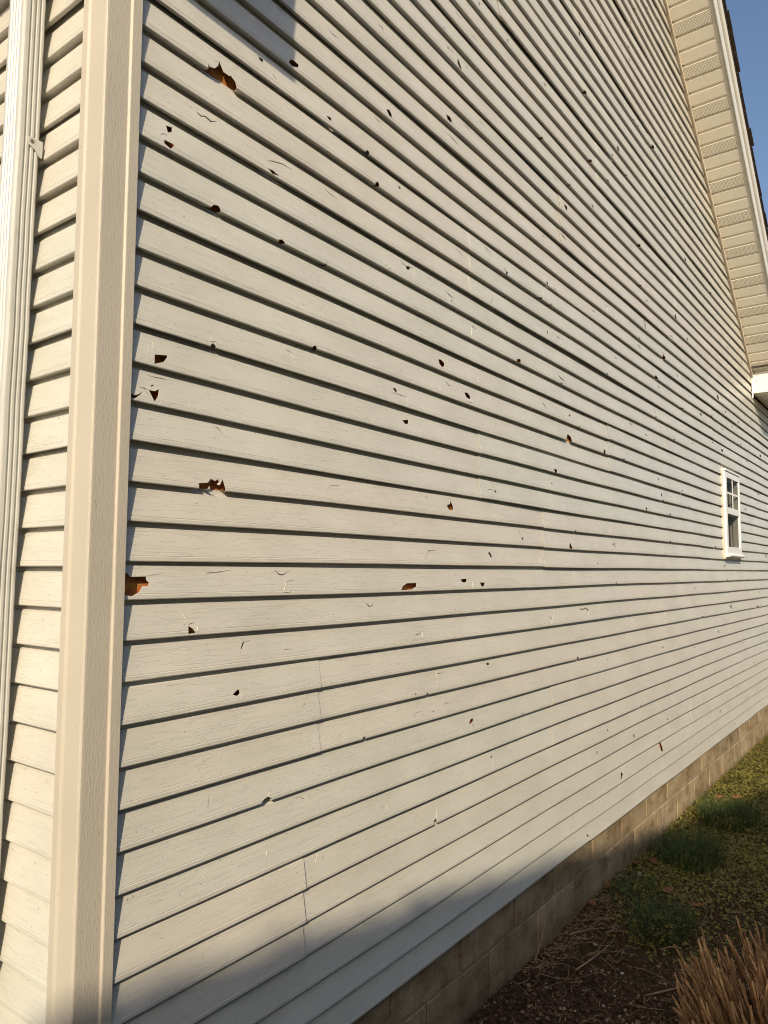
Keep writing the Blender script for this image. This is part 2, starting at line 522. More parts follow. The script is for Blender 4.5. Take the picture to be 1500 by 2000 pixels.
 (35,[(2.8883,0.306),(2.8871,0.186),(2.8709,0.067),(2.8656,0.11),(2.8719,0.25),(2.8837,0.391)]),
 (35,[(3.4447,0.01),(3.4418,0.01),(3.4267,0.01),(3.4219,0.01),(3.4181,0.01),(3.4354,0.01)]),
 (20,[(2.1749,0.032),(2.1734,0.01),(2.1673,0.01),(2.1622,0.01),(2.163,0.01),(2.1698,0.06)]),
 (18,[(1.8663,0.054),(1.8663,0.01),(1.86,0.01),(1.854,0.01),(1.8561,0.036),(1.8617,0.049)]),
 (22,[(3.3437,0.445),(3.3361,0.294),(3.3297,0.23),(3.3203,0.291),(3.3253,0.456),(3.3396,0.54)]),
 (26,[(3.0546,0.539),(3.051,0.455),(3.0407,0.383),(3.0343,0.397),(3.0359,0.45),(3.0477,0.545)]),
 (32,[(3.9488,0.366),(3.935,0.22),(3.9238,0.127),(3.9108,0.169),(3.927,0.305),(3.9451,0.415)]),
 (15,[(2.1464,0.168),(2.1416,0.101),(2.1339,0.04),(2.1239,0.094),(2.1259,0.188),(2.1408,0.24)]),
 (14,[(2.0741,0.1),(2.0719,0.05),(2.0539,-0.15),(2.0439,-0.15),(2.0471,0.05),(2.0697,0.104)]),
 (14,[(2.1753,0.085),(2.1709,0.05),(2.1648,-0.15),(2.1549,-0.15),(2.1604,0.06),(2.1664,0.104)]),
 (12,[(2.1379,0.472),(2.1367,0.385),(2.1291,0.354),(2.1255,0.411),(2.1271,0.532),(2.1335,0.522)]),
 (11,[(2.3094,0.01),(2.3076,0.01),(2.3002,0.01),(2.2968,0.01),(2.2972,0.01),(2.3044,0.01)]),
 (10,[(2.2877,0.055),(2.2825,0.01),(2.2747,0.01),(2.2648,0.01),(2.2687,0.068),(2.2772,0.108)]),
 (8,[(2.3916,0.515),(2.3827,0.425),(2.3764,0.406),(2.3703,0.475),(2.3761,0.556),(2.3826,0.561)]),
 (12,[(2.878,0.096),(2.8696,0.035),(2.8598,0.01),(2.8529,0.025),(2.8606,0.119),(2.8734,0.156)]),
 (8,[(2.4964,0.064),(2.4923,0.05),(2.483,-0.15),(2.4776,-0.15),(2.4786,0.066),(2.4931,0.104)]),
 (7,[(3.1203,0.091),(3.1177,0.05),(3.0852,-0.15),(3.0805,-0.15),(3.0839,0.055),(3.112,0.104)]),
 (4,[(2.1578,0.41),(2.1514,0.374),(2.1432,0.362),(2.1433,0.418),(2.1436,0.438),(2.1519,0.459)]),
 (19,[(3.6097,0.436),(3.5996,0.277),(3.5818,0.22),(3.5761,0.295),(3.5819,0.377),(3.5956,0.466)]),
 (16,[(3.4386,0.1),(3.4418,0.01),(3.4335,0.01),(3.4179,0.01),(3.4151,0.143),(3.4312,0.191)]),
 (17,[(3.5657,0.451),(3.5604,0.193),(3.549,0.2),(3.5422,0.362),(3.5443,0.564),(3.5589,0.605)]),
 (20,[(4.2318,0.296),(4.2209,0.01),(4.1934,0.01),(4.1765,0.107),(4.1857,0.33),(4.2143,0.458)]),
 (16,[(3.9428,0.226),(3.9384,-0.15),(3.9037,-0.15),(3.8729,-0.15),(3.8802,0.203),(3.9143,0.264)]),
 (14,[(3.7606,0.127),(3.77,0.067),(3.735,-0.15),(3.7046,-0.15),(3.6996,0.143),(3.7404,0.222)]),
 (13,[(3.8112,0.502),(3.8033,0.392),(3.7895,0.361),(3.786,0.408),(3.7916,0.573),(3.8036,0.585)]),
 (11,[(3.7231,0.058),(3.7228,-0.15),(3.7083,-0.15),(3.6868,0.05),(3.6892,0.135),(3.7102,0.171)]),
 (9,[(3.5247,0.403),(3.522,0.351),(3.5152,0.329),(3.5075,0.355),(3.5119,0.442),(3.5226,0.437)]),
 (10,[(4.1118,0.093),(4.1074,0.018),(4.0943,0.01),(4.0773,0.064),(4.0866,0.138),(4.0996,0.156)]),
 (13,[(4.3407,0.083),(4.3344,-0.15),(4.3167,-0.15),(4.2999,-0.15),(4.308,0.077),(4.3234,0.104)]),
 (13,[(4.8653,0.651),(4.8521,0.482),(4.8279,0.388),(4.813,0.492),(4.8195,0.683),(4.8515,0.753)]),
 (14,[(5.1667,0.081),(5.1633,0.05),(5.1396,-0.15),(5.1178,-0.15),(5.132,0.096),(5.1598,0.142)]),
 (16,[(5.4197,0.349),(5.4048,0.156),(5.3684,0.053),(5.3507,0.351),(5.3723,0.56),(5.3987,0.592)]),
 (15,[(5.6723,0.516),(5.674,0.436),(5.6364,0.375),(5.6238,0.387),(5.6434,0.547),(5.6697,0.614)]),
 (19,[(5.946,0.094),(5.9415,0.013),(5.9211,0.01),(5.9018,0.01),(5.9118,0.113),(5.9313,0.157)]),
 (14,[(4.526,0.53),(4.5172,0.45),(4.508,0.42),(4.4934,0.434),(4.5022,0.515),(4.5228,0.546)]),
 (15,[(4.2414,0.455),(4.2378,0.365),(4.2225,0.317),(4.2139,0.414),(4.2227,0.517),(4.234,0.578)]),
 (19,[(4.5144,0.344),(4.5069,0.158),(4.4863,0.118),(4.4778,0.244),(4.4914,0.398),(4.5135,0.471)]),
 (25,[(4.811,0.01),(4.8229,0.01),(4.7931,0.01),(4.7723,0.01),(4.7741,0.01),(4.7962,0.03)]),
 (26,[(5.2692,0.166),(5.2684,0.053),(5.2427,-0.15),(5.2258,-0.15),(5.2298,0.093),(5.263,0.183)]),
 (26,[(4.535,0.379),(4.5193,0.072),(4.4983,0.01),(4.4734,0.102),(4.4819,0.283),(4.5118,0.428)]),
 (21,[(3.46,0.04),(3.4573,0.01),(3.4493,0.01),(3.4397,0.01),(3.4451,0.027),(3.4526,0.071)]),
 (20,[(3.4875,0.104),(3.4812,-0.15),(3.4691,-0.15),(3.4558,-0.15),(3.4601,0.05),(3.4761,0.092)]),
 (22,[(6.4389,0.922),(6.4293,0.741),(6.4077,0.689),(6.3865,0.734),(6.3998,0.918),(6.4148,0.984)]),
 (22,[(6.3591,0.361),(6.338,0.204),(6.3207,0.177),(6.2983,0.218),(6.319,0.403),(6.3418,0.432)]),
 (15,[(6.1649,0.433),(6.158,0.348),(6.1144,0.257),(6.099,0.304),(6.112,0.435),(6.1464,0.522)]),
 (14,[(5.9192,0.535),(5.9118,0.454),(5.8808,0.395),(5.8692,0.433),(5.8858,0.549),(5.9059,0.581)]),
 (13,[(5.5642,0.602),(5.5509,0.526),(5.5346,0.492),(5.5181,0.551),(5.5316,0.614),(5.558,0.682)]),
 (16,[(6.7109,0.629),(6.702,0.531),(6.6761,0.49),(6.6521,0.503),(6.6746,0.639),(6.7041,0.669)]),
 (11,[(5.5132,0.461),(5.5019,0.299),(5.4645,0.21),(5.4362,0.324),(5.4477,0.461),(5.4912,0.503)]),
 (11,[(5.202,0.697),(5.1953,0.579),(5.1835,0.581),(5.1651,0.643),(5.1824,0.748),(5.1908,0.78)]),
 (13,[(6.1117,0.03),(6.1019,0.01),(6.0637,0.01),(6.0537,0.01),(6.0611,0.055),(6.0923,0.07)]),
 (13,[(6.215,0.206),(6.2082,0.114),(6.1874,0.057),(6.1675,0.102),(6.1701,0.17),(6.199,0.249)]),
 (13,[(7.1611,0.432),(7.1398,0.235),(7.0876,0.14),(7.0656,0.248),(7.0813,0.446),(7.131,0.503)]),
 (11,[(6.5007,0.801),(6.4874,0.69),(6.4593,0.645),(6.4435,0.732),(6.4554,0.808),(6.4947,0.875)]),
 (9,[(4.6025,0.327),(4.5932,0.262),(4.5824,0.24),(4.5716,0.272),(4.5806,0.329),(4.5959,0.361)]),
 (10,[(4.5874,0.577),(4.5784,0.536),(4.5626,0.509),(4.5568,0.548),(4.5648,0.621),(4.5804,0.633)]),
 (6,[(3.7512,0.521),(3.7427,0.431),(3.7356,0.406),(3.7261,0.493),(3.7321,0.617),(3.7434,0.643)]),
 (5,[(3.8089,0.415),(3.8052,0.308),(3.7922,0.292),(3.7802,0.407),(3.786,0.57),(3.8021,0.577)]),
 (5,[(3.8251,0.059),(3.8231,-0.15),(3.8037,-0.15),(3.7938,-0.15),(3.7964,0.08),(3.8184,0.104)]),
 (4,[(3.4865,0.161),(3.4858,0.025),(3.4695,0.014),(3.4618,0.122),(3.4608,0.261),(3.4743,0.318)]),
 (5,[(4.4212,0.066),(4.412,-0.15),(4.3948,-0.15),(4.3933,0.05),(4.3978,0.076),(4.4125,0.104)]),
 (8,[(6.9918,0.686),(6.9819,0.605),(6.9431,0.52),(6.94,0.622),(6.938,0.784),(6.9728,0.833)]),
 (6,[(6.3168,0.402),(6.3055,0.326),(6.2809,0.309),(6.2648,0.353),(6.2782,0.499),(6.3121,0.523)]),
 (6,[(4.2642,0.24),(4.2669,0.196),(4.2397,0.163),(4.2348,0.224),(4.2428,0.281),(4.2546,0.294)]),
 (16,[(6.119,1.072),(6.1027,0.993),(6.0839,0.939),(6.0575,0.966),(6.0687,1.067),(6.0977,1.134)]),
 (22,[(5.8348,0.532),(5.8295,0.445),(5.8013,0.354),(5.783,0.365),(5.7972,0.48),(5.8239,0.588)]),
 (1,[(2.9251,0.465),(2.9239,0.415),(2.9128,0.42),(2.9055,0.449),(2.9105,0.537),(2.918,0.534)]),
 (-13,[(5.1512,0.458),(5.1466,0.32),(5.1335,0.336),(5.127,0.488),(5.1274,0.608),(5.1412,0.577)]),
 (-11,[(3.7968,0.217),(3.791,0.159),(3.7803,0.219),(3.7756,0.263),(3.7774,0.333),(3.7906,0.321)]),
 (-10,[(2.7884,0.461),(2.7864,0.373),(2.7786,0.387),(2.7752,0.46),(2.7771,0.511),(2.7848,0.52)]),
 (-4,[(5.6248,0.556),(5.6194,0.335),(5.591,0.356),(5.5758,0.509),(5.5877,0.642),(5.6145,0.678)]),
 (-6,[(3.751,0.361),(3.7461,0.308),(3.7322,0.317),(3.7258,0.394),(3.7312,0.453),(3.7443,0.405)]),
 (-6,[(5.1662,0.436),(5.1646,0.327),(5.1477,0.355),(5.1376,0.48),(5.1489,0.597),(5.1582,0.582)]),
 (-3,[(6.8569,0.574),(6.8445,0.49),(6.8197,0.494),(6.8184,0.582),(6.83,0.668),(6.8437,0.702)]),
 (-2,[(4.5406,0.533),(4.538,0.478),(4.5266,0.484),(4.5195,0.518),(4.5245,0.581),(4.5375,0.579)]),
 (-6,[(2.8152,0.542),(2.813,0.49),(2.8062,0.51),(2.8028,0.558),(2.806,0.595),(2.812,0.574)]),
 (0,[(2.6885,0.302),(2.6822,0.255),(2.6727,0.262),(2.6712,0.304),(2.675,0.34),(2.6811,0.332)]),
 (1,[(3.8392,0.151),(3.8379,0.102),(3.829,0.101),(3.8215,0.136),(3.827,0.204),(3.833,0.201)]),
 (0,[(5.4668,0.386),(5.4617,0.289),(5.4461,0.298),(5.4305,0.359),(5.4348,0.487),(5.4526,0.496)]),
 (1,[(7.2902,0.673),(7.2778,0.479),(7.2374,0.497),(7.2239,0.614),(7.2373,0.784),(7.2641,0.745)]),
 (-7,[(4.4867,0.65),(4.4799,0.623),(4.4727,0.632),(4.4643,0.699),(4.4688,0.738),(4.4769,0.722)]),
 (-6,[(4.2986,0.327),(4.2943,0.287),(4.2807,0.291),(4.2767,0.326),(4.2822,0.37),(4.2922,0.359)]),
 (-6,[(4.5422,0.206),(4.5332,0.188),(4.525,0.178),(4.5167,0.243),(4.5238,0.272),(4.5327,0.268)]),
 (-12,[(5.8178,0.543),(5.8065,0.532),(5.7908,0.529),(5.7861,0.613),(5.7886,0.644),(5.8092,0.612)]),
 (-10,[(6.4439,0.292),(6.4297,0.218),(6.4058,0.258),(6.3989,0.347),(6.4096,0.398),(6.4363,0.362)]),
 (-8,[(6.0449,0.655),(6.037,0.632),(6.0227,0.63),(6.0137,0.702),(6.0248,0.724),(6.0356,0.719)]),
 (-8,[(6.0377,-0.15),(6.0312,-0.15),(6.0133,-0.15),(6.0096,0.054),(6.0137,0.104),(6.0273,0.096)]),
 (-13,[(6.1338,0.202),(6.1221,0.171),(6.099,0.216),(6.0957,0.294),(6.0987,0.336),(6.1172,0.323)]),
 (-15,[(5.6128,0.531),(5.6037,0.405),(5.5908,0.446),(5.5813,0.61),(5.5921,0.656),(5.598,0.649)]),
 (-14,[(4.418,0.203),(4.4129,0.157),(4.3992,0.191),(4.3962,0.233),(4.3967,0.286),(4.4094,0.26)]),
 (-5,[(2.4274,0.05),(2.4208,-0.15),(2.4116,-0.15),(2.3989,0.079),(2.4044,0.131),(2.4182,0.128)]),
 (-9,[(3.2971,-0.15),(3.2931,-0.15),(3.2782,-0.15),(3.2682,0.05),(3.2733,0.111),(3.2878,0.091)]),
 (-7,[(1.8508,-0.15),(1.8467,-0.15),(1.8394,-0.15),(1.8361,0.071),(1.8387,0.104),(1.8486,0.077)]),
 (-4,[(6.71,0.062),(6.698,-0.15),(6.6422,-0.15),(6.6262,0.132),(6.6504,0.21),(6.6979,0.205)]),
 (-4,[(4.9079,-0.15),(4.8975,-0.15),(4.8754,-0.15),(4.8695,0.05),(4.881,0.108),(4.8923,0.117)]),
 (-4,[(4.6928,0.05),(4.6895,-0.15),(4.6605,-0.15),(4.6467,0.05),(4.6527,0.109),(4.6728,0.081)]),
 (-4,[(5.2725,-0.15),(5.2627,-0.15),(5.2451,-0.15),(5.2403,0.054),(5.2461,0.104),(5.2595,0.095)]),
 (-1,[(6.2906,0.05),(6.2718,-0.15),(6.2547,-0.15),(6.2422,0.061),(6.2445,0.102),(6.273,0.108)]),
 (-1,[(5.4999,0.05),(5.4971,-0.15),(5.4798,-0.15),(5.4632,0.05),(5.4715,0.104),(5.4919,0.1)]),
 (2,[(5.1677,0.066),(5.1635,-0.15),(5.1326,-0.15),(5.1249,0.055),(5.135,0.139),(5.1625,0.127)]),
 (2,[(3.9605,0.05),(3.9575,-0.15),(3.9364,-0.15),(3.9257,0.054),(3.9377,0.104),(3.9544,0.103)]),
 (2,[(2.4125,0.05),(2.4109,-0.15),(2.398,-0.15),(2.3918,-0.15),(2.3947,0.074),(2.4031,0.104)]),
 (4,[(3.965,0.113),(3.9636,0.018),(3.9483,0.01),(3.9354,0.057),(3.9419,0.212),(3.96,0.21)]),
 (-1,[(2.9531,0.058),(2.9526,-0.15),(2.9416,-0.15),(2.9364,0.05),(2.9401,0.104),(2.9475,0.097)]),
 (-12,[(3.6379,0.294),(3.6311,0.249),(3.624,0.284),(3.6174,0.334),(3.6233,0.369),(3.6349,0.343)]),
 (-15,[(2.5132,0.266),(2.5034,0.255),(2.494,0.288),(2.4926,0.344),(2.4915,0.398),(2.5049,0.376)]),
 (26,[(1.5431,0.451),(1.54,0.34),(1.5315,0.262),(1.5275,0.387),(1.5296,0.474),(1.5355,0.525)]),
 (26,[(1.7865,0.417),(1.7843,0.301),(1.7731,0.227),(1.7709,0.3),(1.7734,0.36),(1.7793,0.43)]),
 (23,[(1.2719,0.245),(1.2657,0.182),(1.2578,0.111),(1.252,0.094),(1.2515,0.113),(1.2626,0.2)]),
 (22,[(1.3328,0.628),(1.33,0.563),(1.3237,0.515),(1.3218,0.549),(1.3245,0.644),(1.33,0.676)]),
 (22,[(1.4354,0.587),(1.435,0.527),(1.4273,0.471),(1.4259,0.502),(1.4288,0.581),(1.4325,0.593)]),
 (11,[(0.0588,0.285),(0.0696,0.394),(0.0813,0.4),(0.0816,0.407),(0.0701,0.422),(0.0586,0.29)]),
 (11,[(0.0813,0.557),(0.0812,0.402),(0.0817,0.405),(0.0825,0.565)]),
 (12,[(0.1629,0.589),(0.1744,0.516),(0.1881,0.595),(0.206,0.54),(0.227,0.7),(0.2271,0.71),(0.2079,0.588),(0.1903,0.643),(0.1766,0.564),(0.1637,0.601)]),
 (14,[(0.2321,0.815),(0.2281,0.511),(0.2287,0.515),(0.2335,0.825)]),
 (14,[(0.2082,0.39),(0.2254,0.488),(0.2255,0.495),(0.2086,0.406)]),
 (12,[(0.39,0.383),(0.4096,0.48),(0.4492,0.609),(0.4895,0.639),(0.4901,0.648),(0.451,0.647),(0.4107,0.516),(0.3901,0.391)]),
 (12,[(0.624,0.697),(0.6482,0.612),(0.6795,0.617),(0.68,0.625),(0.6506,0.646),(0.6247,0.705)]),
 (18,[(0.6318,0.482),(0.6534,0.44),(0.6827,0.504),(0.6833,0.515),(0.6561,0.482),(0.6325,0.492)]),
 (20,[(0.8706,0.47),(0.8943,0.506),(0.893,0.128),(0.8942,0.138),(0.8996,0.565),(0.8716,0.486)]),
 (17,[(0.4222,0.767),(0.4357,0.758),(0.4624,0.731),(0.463,0.74),(0.438,0.796),(0.4228,0.776)]),
 (18,[(1.2848,0.569),(1.3293,0.507),(1.3654,0.445),(1.3667,0.458),(1.3341,0.56),(1.2859,0.582)]),
 (15,[(0.4063,0.354),(0.421,0.23),(0.4219,0.241),(0.4083,0.379)]),
 (16,[(0.8557,0.731),(0.8783,0.637),(0.8995,0.79),(0.8996,0.798),(0.8811,0.68),(0.8566,0.741)]),
 (24,[(1.355,0.637),(1.3857,0.585),(1.3878,0.609),(1.3597,0.692)]),
 (24,[(1.4756,0.359),(1.5169,0.37),(1.5191,0.395),(1.4803,0.415)]),
 (20,[(1.5296,0.537),(1.5599,0.469),(1.5621,0.49),(1.5343,0.585)]),
 (13,[(1.3668,0.684),(1.3889,0.56),(1.3907,0.574),(1.3709,0.717)]),
 (19,[(1.423,0.749),(1.4531,0.642),(1.4551,0.662),(1.4275,0.794)]),
 (14,[(1.5677,0.698),(1.6129,0.561),(1.6149,0.577),(1.572,0.736)]),
 (18,[(2.2991,0.677),(2.3303,0.549),(2.3525,0.509),(2.356,0.534),(2.3439,0.65),(2.3024,0.702)]),
 (24,[(2.6736,0.01),(2.7094,0.01),(2.7079,0.01),(2.7109,0.01),(2.7209,0.019),(2.6758,0.01)]),
 (23,[(2.4649,0.325),(2.5049,0.304),(2.5095,0.342),(2.4752,0.411)]),
 (21,[(2.2335,0.551),(2.2677,0.538),(2.2716,0.571),(2.2422,0.626)]),
 (17,[(2.1049,0.654),(2.1332,0.645),(2.1365,0.673),(2.1122,0.717)]),
 (29,[(1.9471,0.01),(1.9744,0.01),(1.9771,0.01),(1.9531,0.01)]),
 (31,[(2.7845,0.01),(2.8016,0.01),(2.8059,0.01),(2.7951,0.043)]),
 (10,[(2.2457,0.454),(2.2752,0.29),(2.3214,0.287),(2.3237,0.306),(2.2857,0.361),(2.2486,0.471)]),
 (8,[(2.0811,0.533),(2.1128,0.284),(2.1161,0.3),(2.0883,0.569)]),
 (12,[(2.2334,0.495),(2.2694,0.5),(2.2722,0.523),(2.2397,0.548)]),
 (16,[(2.8742,0.505),(2.9061,0.491),(2.9107,0.522),(2.8846,0.575)]),
 (15,[(3.4,0.538),(3.459,0.413),(3.4663,0.451),(3.4163,0.626)]),
 (18,[(4.0663,0.262),(4.1282,0.258),(4.1357,0.299),(4.0832,0.357)]),
 (17,[(3.5364,0.771),(3.5687,0.588),(3.5757,0.622),(3.5522,0.849)]),
 (11,[(3.6988,0.534),(3.7133,0.116),(3.7197,0.135),(3.7148,0.583)]),
 (13,[(3.0038,0.514),(3.0399,0.572),(3.0431,0.6),(3.011,0.577)]),
 (15,[(2.1997,0.098),(2.2296,0.103),(2.2321,0.126),(2.2057,0.151)]),
 (15,[(2.6904,0.565),(2.7279,0.575),(2.7318,0.604),(2.6992,0.631)]),
 (9,[(3.2385,0.69),(3.2801,0.602),(3.285,0.627),(3.2495,0.745)]),
 (9,[(3.4966,0.393),(3.5282,0.336),(3.5336,0.362),(3.5089,0.451)]),
 (16,[(3.887,0.396),(3.9048,0.139),(3.9129,0.17),(3.9052,0.468)]),
 (4,[(0.049,0.766),(0.0673,0.751),(0.0898,0.763),(0.106,0.764),(0.1062,0.769),(0.0904,0.783),(0.0678,0.771),(0.0492,0.771)]),
 (4,[(0.0254,0.389),(0.0379,0.376),(0.0519,0.368),(0.0522,0.374),(0.0387,0.399),(0.0256,0.395)]),
 (4,[(0.0372,0.375),(0.0476,0.259),(0.0563,0.2),(0.0565,0.204),(0.0487,0.271),(0.0375,0.378)]),
 (3,[(0.2332,0.764),(0.2483,0.772),(0.2677,0.58),(0.2682,0.584),(0.2497,0.791),(0.2333,0.769)]),
 (5,[(0.2987,0.673),(0.2984,0.589),(0.2994,0.591),(0.301,0.679)]),
 (6,[(0.2153,0.147),(0.2331,0.197),(0.2332,0.205),(0.2157,0.165)]),
 (11,[(1.0091,0.688),(1.0327,0.62),(1.0339,0.632),(1.0119,0.716)]),
 (11,[(1.0517,0.678),(1.0732,0.731),(1.0739,0.744),(1.0533,0.707)]),
 (6,[(0.9497,0.43),(1.0,0.406),(1.0342,0.414),(1.0347,0.421),(1.0019,0.436),(0.9502,0.438)]),
 (3,[(1.5677,0.45),(1.625,0.456),(1.6257,0.467),(1.5692,0.476)]),
 (11,[(1.2747,0.545),(1.299,0.418),(1.3298,0.42),(1.331,0.432),(1.304,0.466),(1.2761,0.557)]),
 (2,[(0.6385,0.321),(0.6573,0.563),(0.7067,0.656),(0.7067,0.662),(0.6563,0.582),(0.6379,0.323)]),
 (6,[(0.4797,0.663),(0.4992,0.636),(0.4999,0.647),(0.4813,0.688)]),
 (2,[(1.1495,0.706),(1.1592,0.638),(1.1608,0.647),(1.1532,0.727)]),
 (12,[(1.5904,0.01),(1.6138,0.338),(1.6363,0.598),(1.6351,0.597),(1.6085,0.332),(1.589,0.01)]),
 (7,[(1.276,0.672),(1.2945,0.537),(1.3137,0.564),(1.3142,0.572),(1.2981,0.57),(1.277,0.68)]),
 (11,[(0.906,0.077),(0.9221,0.265),(0.9212,0.268),(0.9038,0.083)]),
 (8,[(1.5026,0.225),(1.5265,0.579),(1.5327,0.406),(1.5341,0.413),(1.5242,0.6),(1.5014,0.224)]),
 (6,[(1.6208,0.281),(1.6535,0.616),(1.6518,0.618),(1.6171,0.285)]),
 (14,[(1.7152,0.297),(1.7289,0.164),(1.7318,0.183),(1.7219,0.341)]),
 (10,[(1.4589,0.639),(1.4947,0.603),(1.4965,0.621),(1.4629,0.678)]),
 (-1,[(0.2233,0.566),(0.2284,0.663),(0.2732,0.704),(0.2732,0.71),(0.2278,0.685),(0.2227,0.568)]),
 (-4,[(0.1182,0.653),(0.1238,0.768),(0.1626,0.783),(0.1626,0.786),(0.1233,0.78),(0.1179,0.654)]),
 (-6,[(0.2185,0.5),(0.2238,0.614),(0.2695,0.715),(0.2694,0.718),(0.2231,0.626),(0.2182,0.502)]),
 (-2,[(0.1717,0.304),(0.1806,0.308),(0.1914,0.346),(0.1912,0.351),(0.1802,0.33),(0.1717,0.31)]),
 (-3,[(0.348,0.681),(0.3681,0.736),(0.3679,0.745),(0.3474,0.699)]),
 (-3,[(0.331,0.388),(0.3359,0.508),(0.3354,0.51),(0.3298,0.392)]),
 (-1,[(0.0617,0.583),(0.0763,0.612),(0.1077,0.673),(0.1077,0.677),(0.0762,0.625),(0.0617,0.586)]),
 (-2,[(0.1629,0.06),(0.1513,0.093),(0.1511,0.088),(0.1626,0.05)]),
 (-1,[(0.4486,0.784),(0.4596,0.644),(0.4763,0.616),(0.5033,0.759),(0.5029,0.766),(0.4756,0.646),(0.4619,0.67),(0.4493,0.789)]),
 (-2,[(0.8247,0.684),(0.8376,0.53),(0.8557,0.543),(0.8697,0.723),(0.8687,0.727),(0.8527,0.57),(0.8405,0.56),(0.8258,0.689)]),
 (0,[(1.1289,0.178),(1.1666,0.558),(1.2077,0.585),(1.2078,0.594),(1.1638,0.583),(1.1279,0.181)]),
 (-5,[(1.2129,0.581),(1.2208,0.708),(1.271,0.69),(1.271,0.698),(1.2191,0.74),(1.2117,0.584)]),
 (-3,[(1.0776,0.347),(1.0981,0.352),(1.121,0.43),(1.1206,0.437),(1.0968,0.382),(1.0774,0.354)]),
 (-3,[(0.4711,0.232),(0.4824,0.351),(0.5038,0.352),(0.5039,0.357),(0.4814,0.369),(0.4706,0.235)]),
 (-6,[(1.2484,0.446),(1.2712,0.478),(1.2997,0.449),(1.2998,0.456),(1.2707,0.505),(1.248,0.452)]),
 (-7,[(1.4411,0.347),(1.4568,0.127),(1.4583,0.129),(1.4445,0.352)]),
 (-6,[(1.0792,0.402),(1.1183,0.415),(1.1181,0.424),(1.0787,0.421)]),
 (-5,[(1.2018,0.224),(1.2107,0.538),(1.2097,0.54),(1.1994,0.228)]),
 (0,[(1.5933,0.622),(1.6053,0.692),(1.6041,0.699),(1.5907,0.639)]),
 (-3,[(2.4618,0.755),(2.4924,0.615),(2.5373,0.7),(2.5558,0.538),(2.5549,0.26),(2.5581,0.259),(2.5686,0.551),(2.5422,0.754),(2.4947,0.671),(2.4639,0.766)]),
 (-3,[(2.1164,0.493),(2.1395,0.338),(2.1753,0.594),(2.1739,0.599),(2.1375,0.37),(2.1179,0.498)]),
 (1,[(2.9291,0.573),(2.9451,0.317),(2.9497,0.326),(2.9396,0.593)]),
 (1,[(1.8347,0.685),(1.8463,0.528),(1.8484,0.534),(1.8396,0.699)]),
 (-9,[(0.8956,0.422),(0.9117,0.443),(0.9128,0.597),(0.9119,0.599),(0.9089,0.459),(0.8952,0.428)]),
 (-8,[(0.5469,0.797),(0.5615,0.691),(0.5746,0.673),(0.5746,0.678),(0.5623,0.708),(0.5473,0.801)]),
 (-7,[(0.2495,0.74),(0.2438,0.56),(0.241,0.349),(0.2416,0.347),(0.2461,0.551),(0.2501,0.738)]),
 (-6,[(0.2141,0.491),(0.2111,0.389),(0.2117,0.386),(0.2155,0.485)]),
]
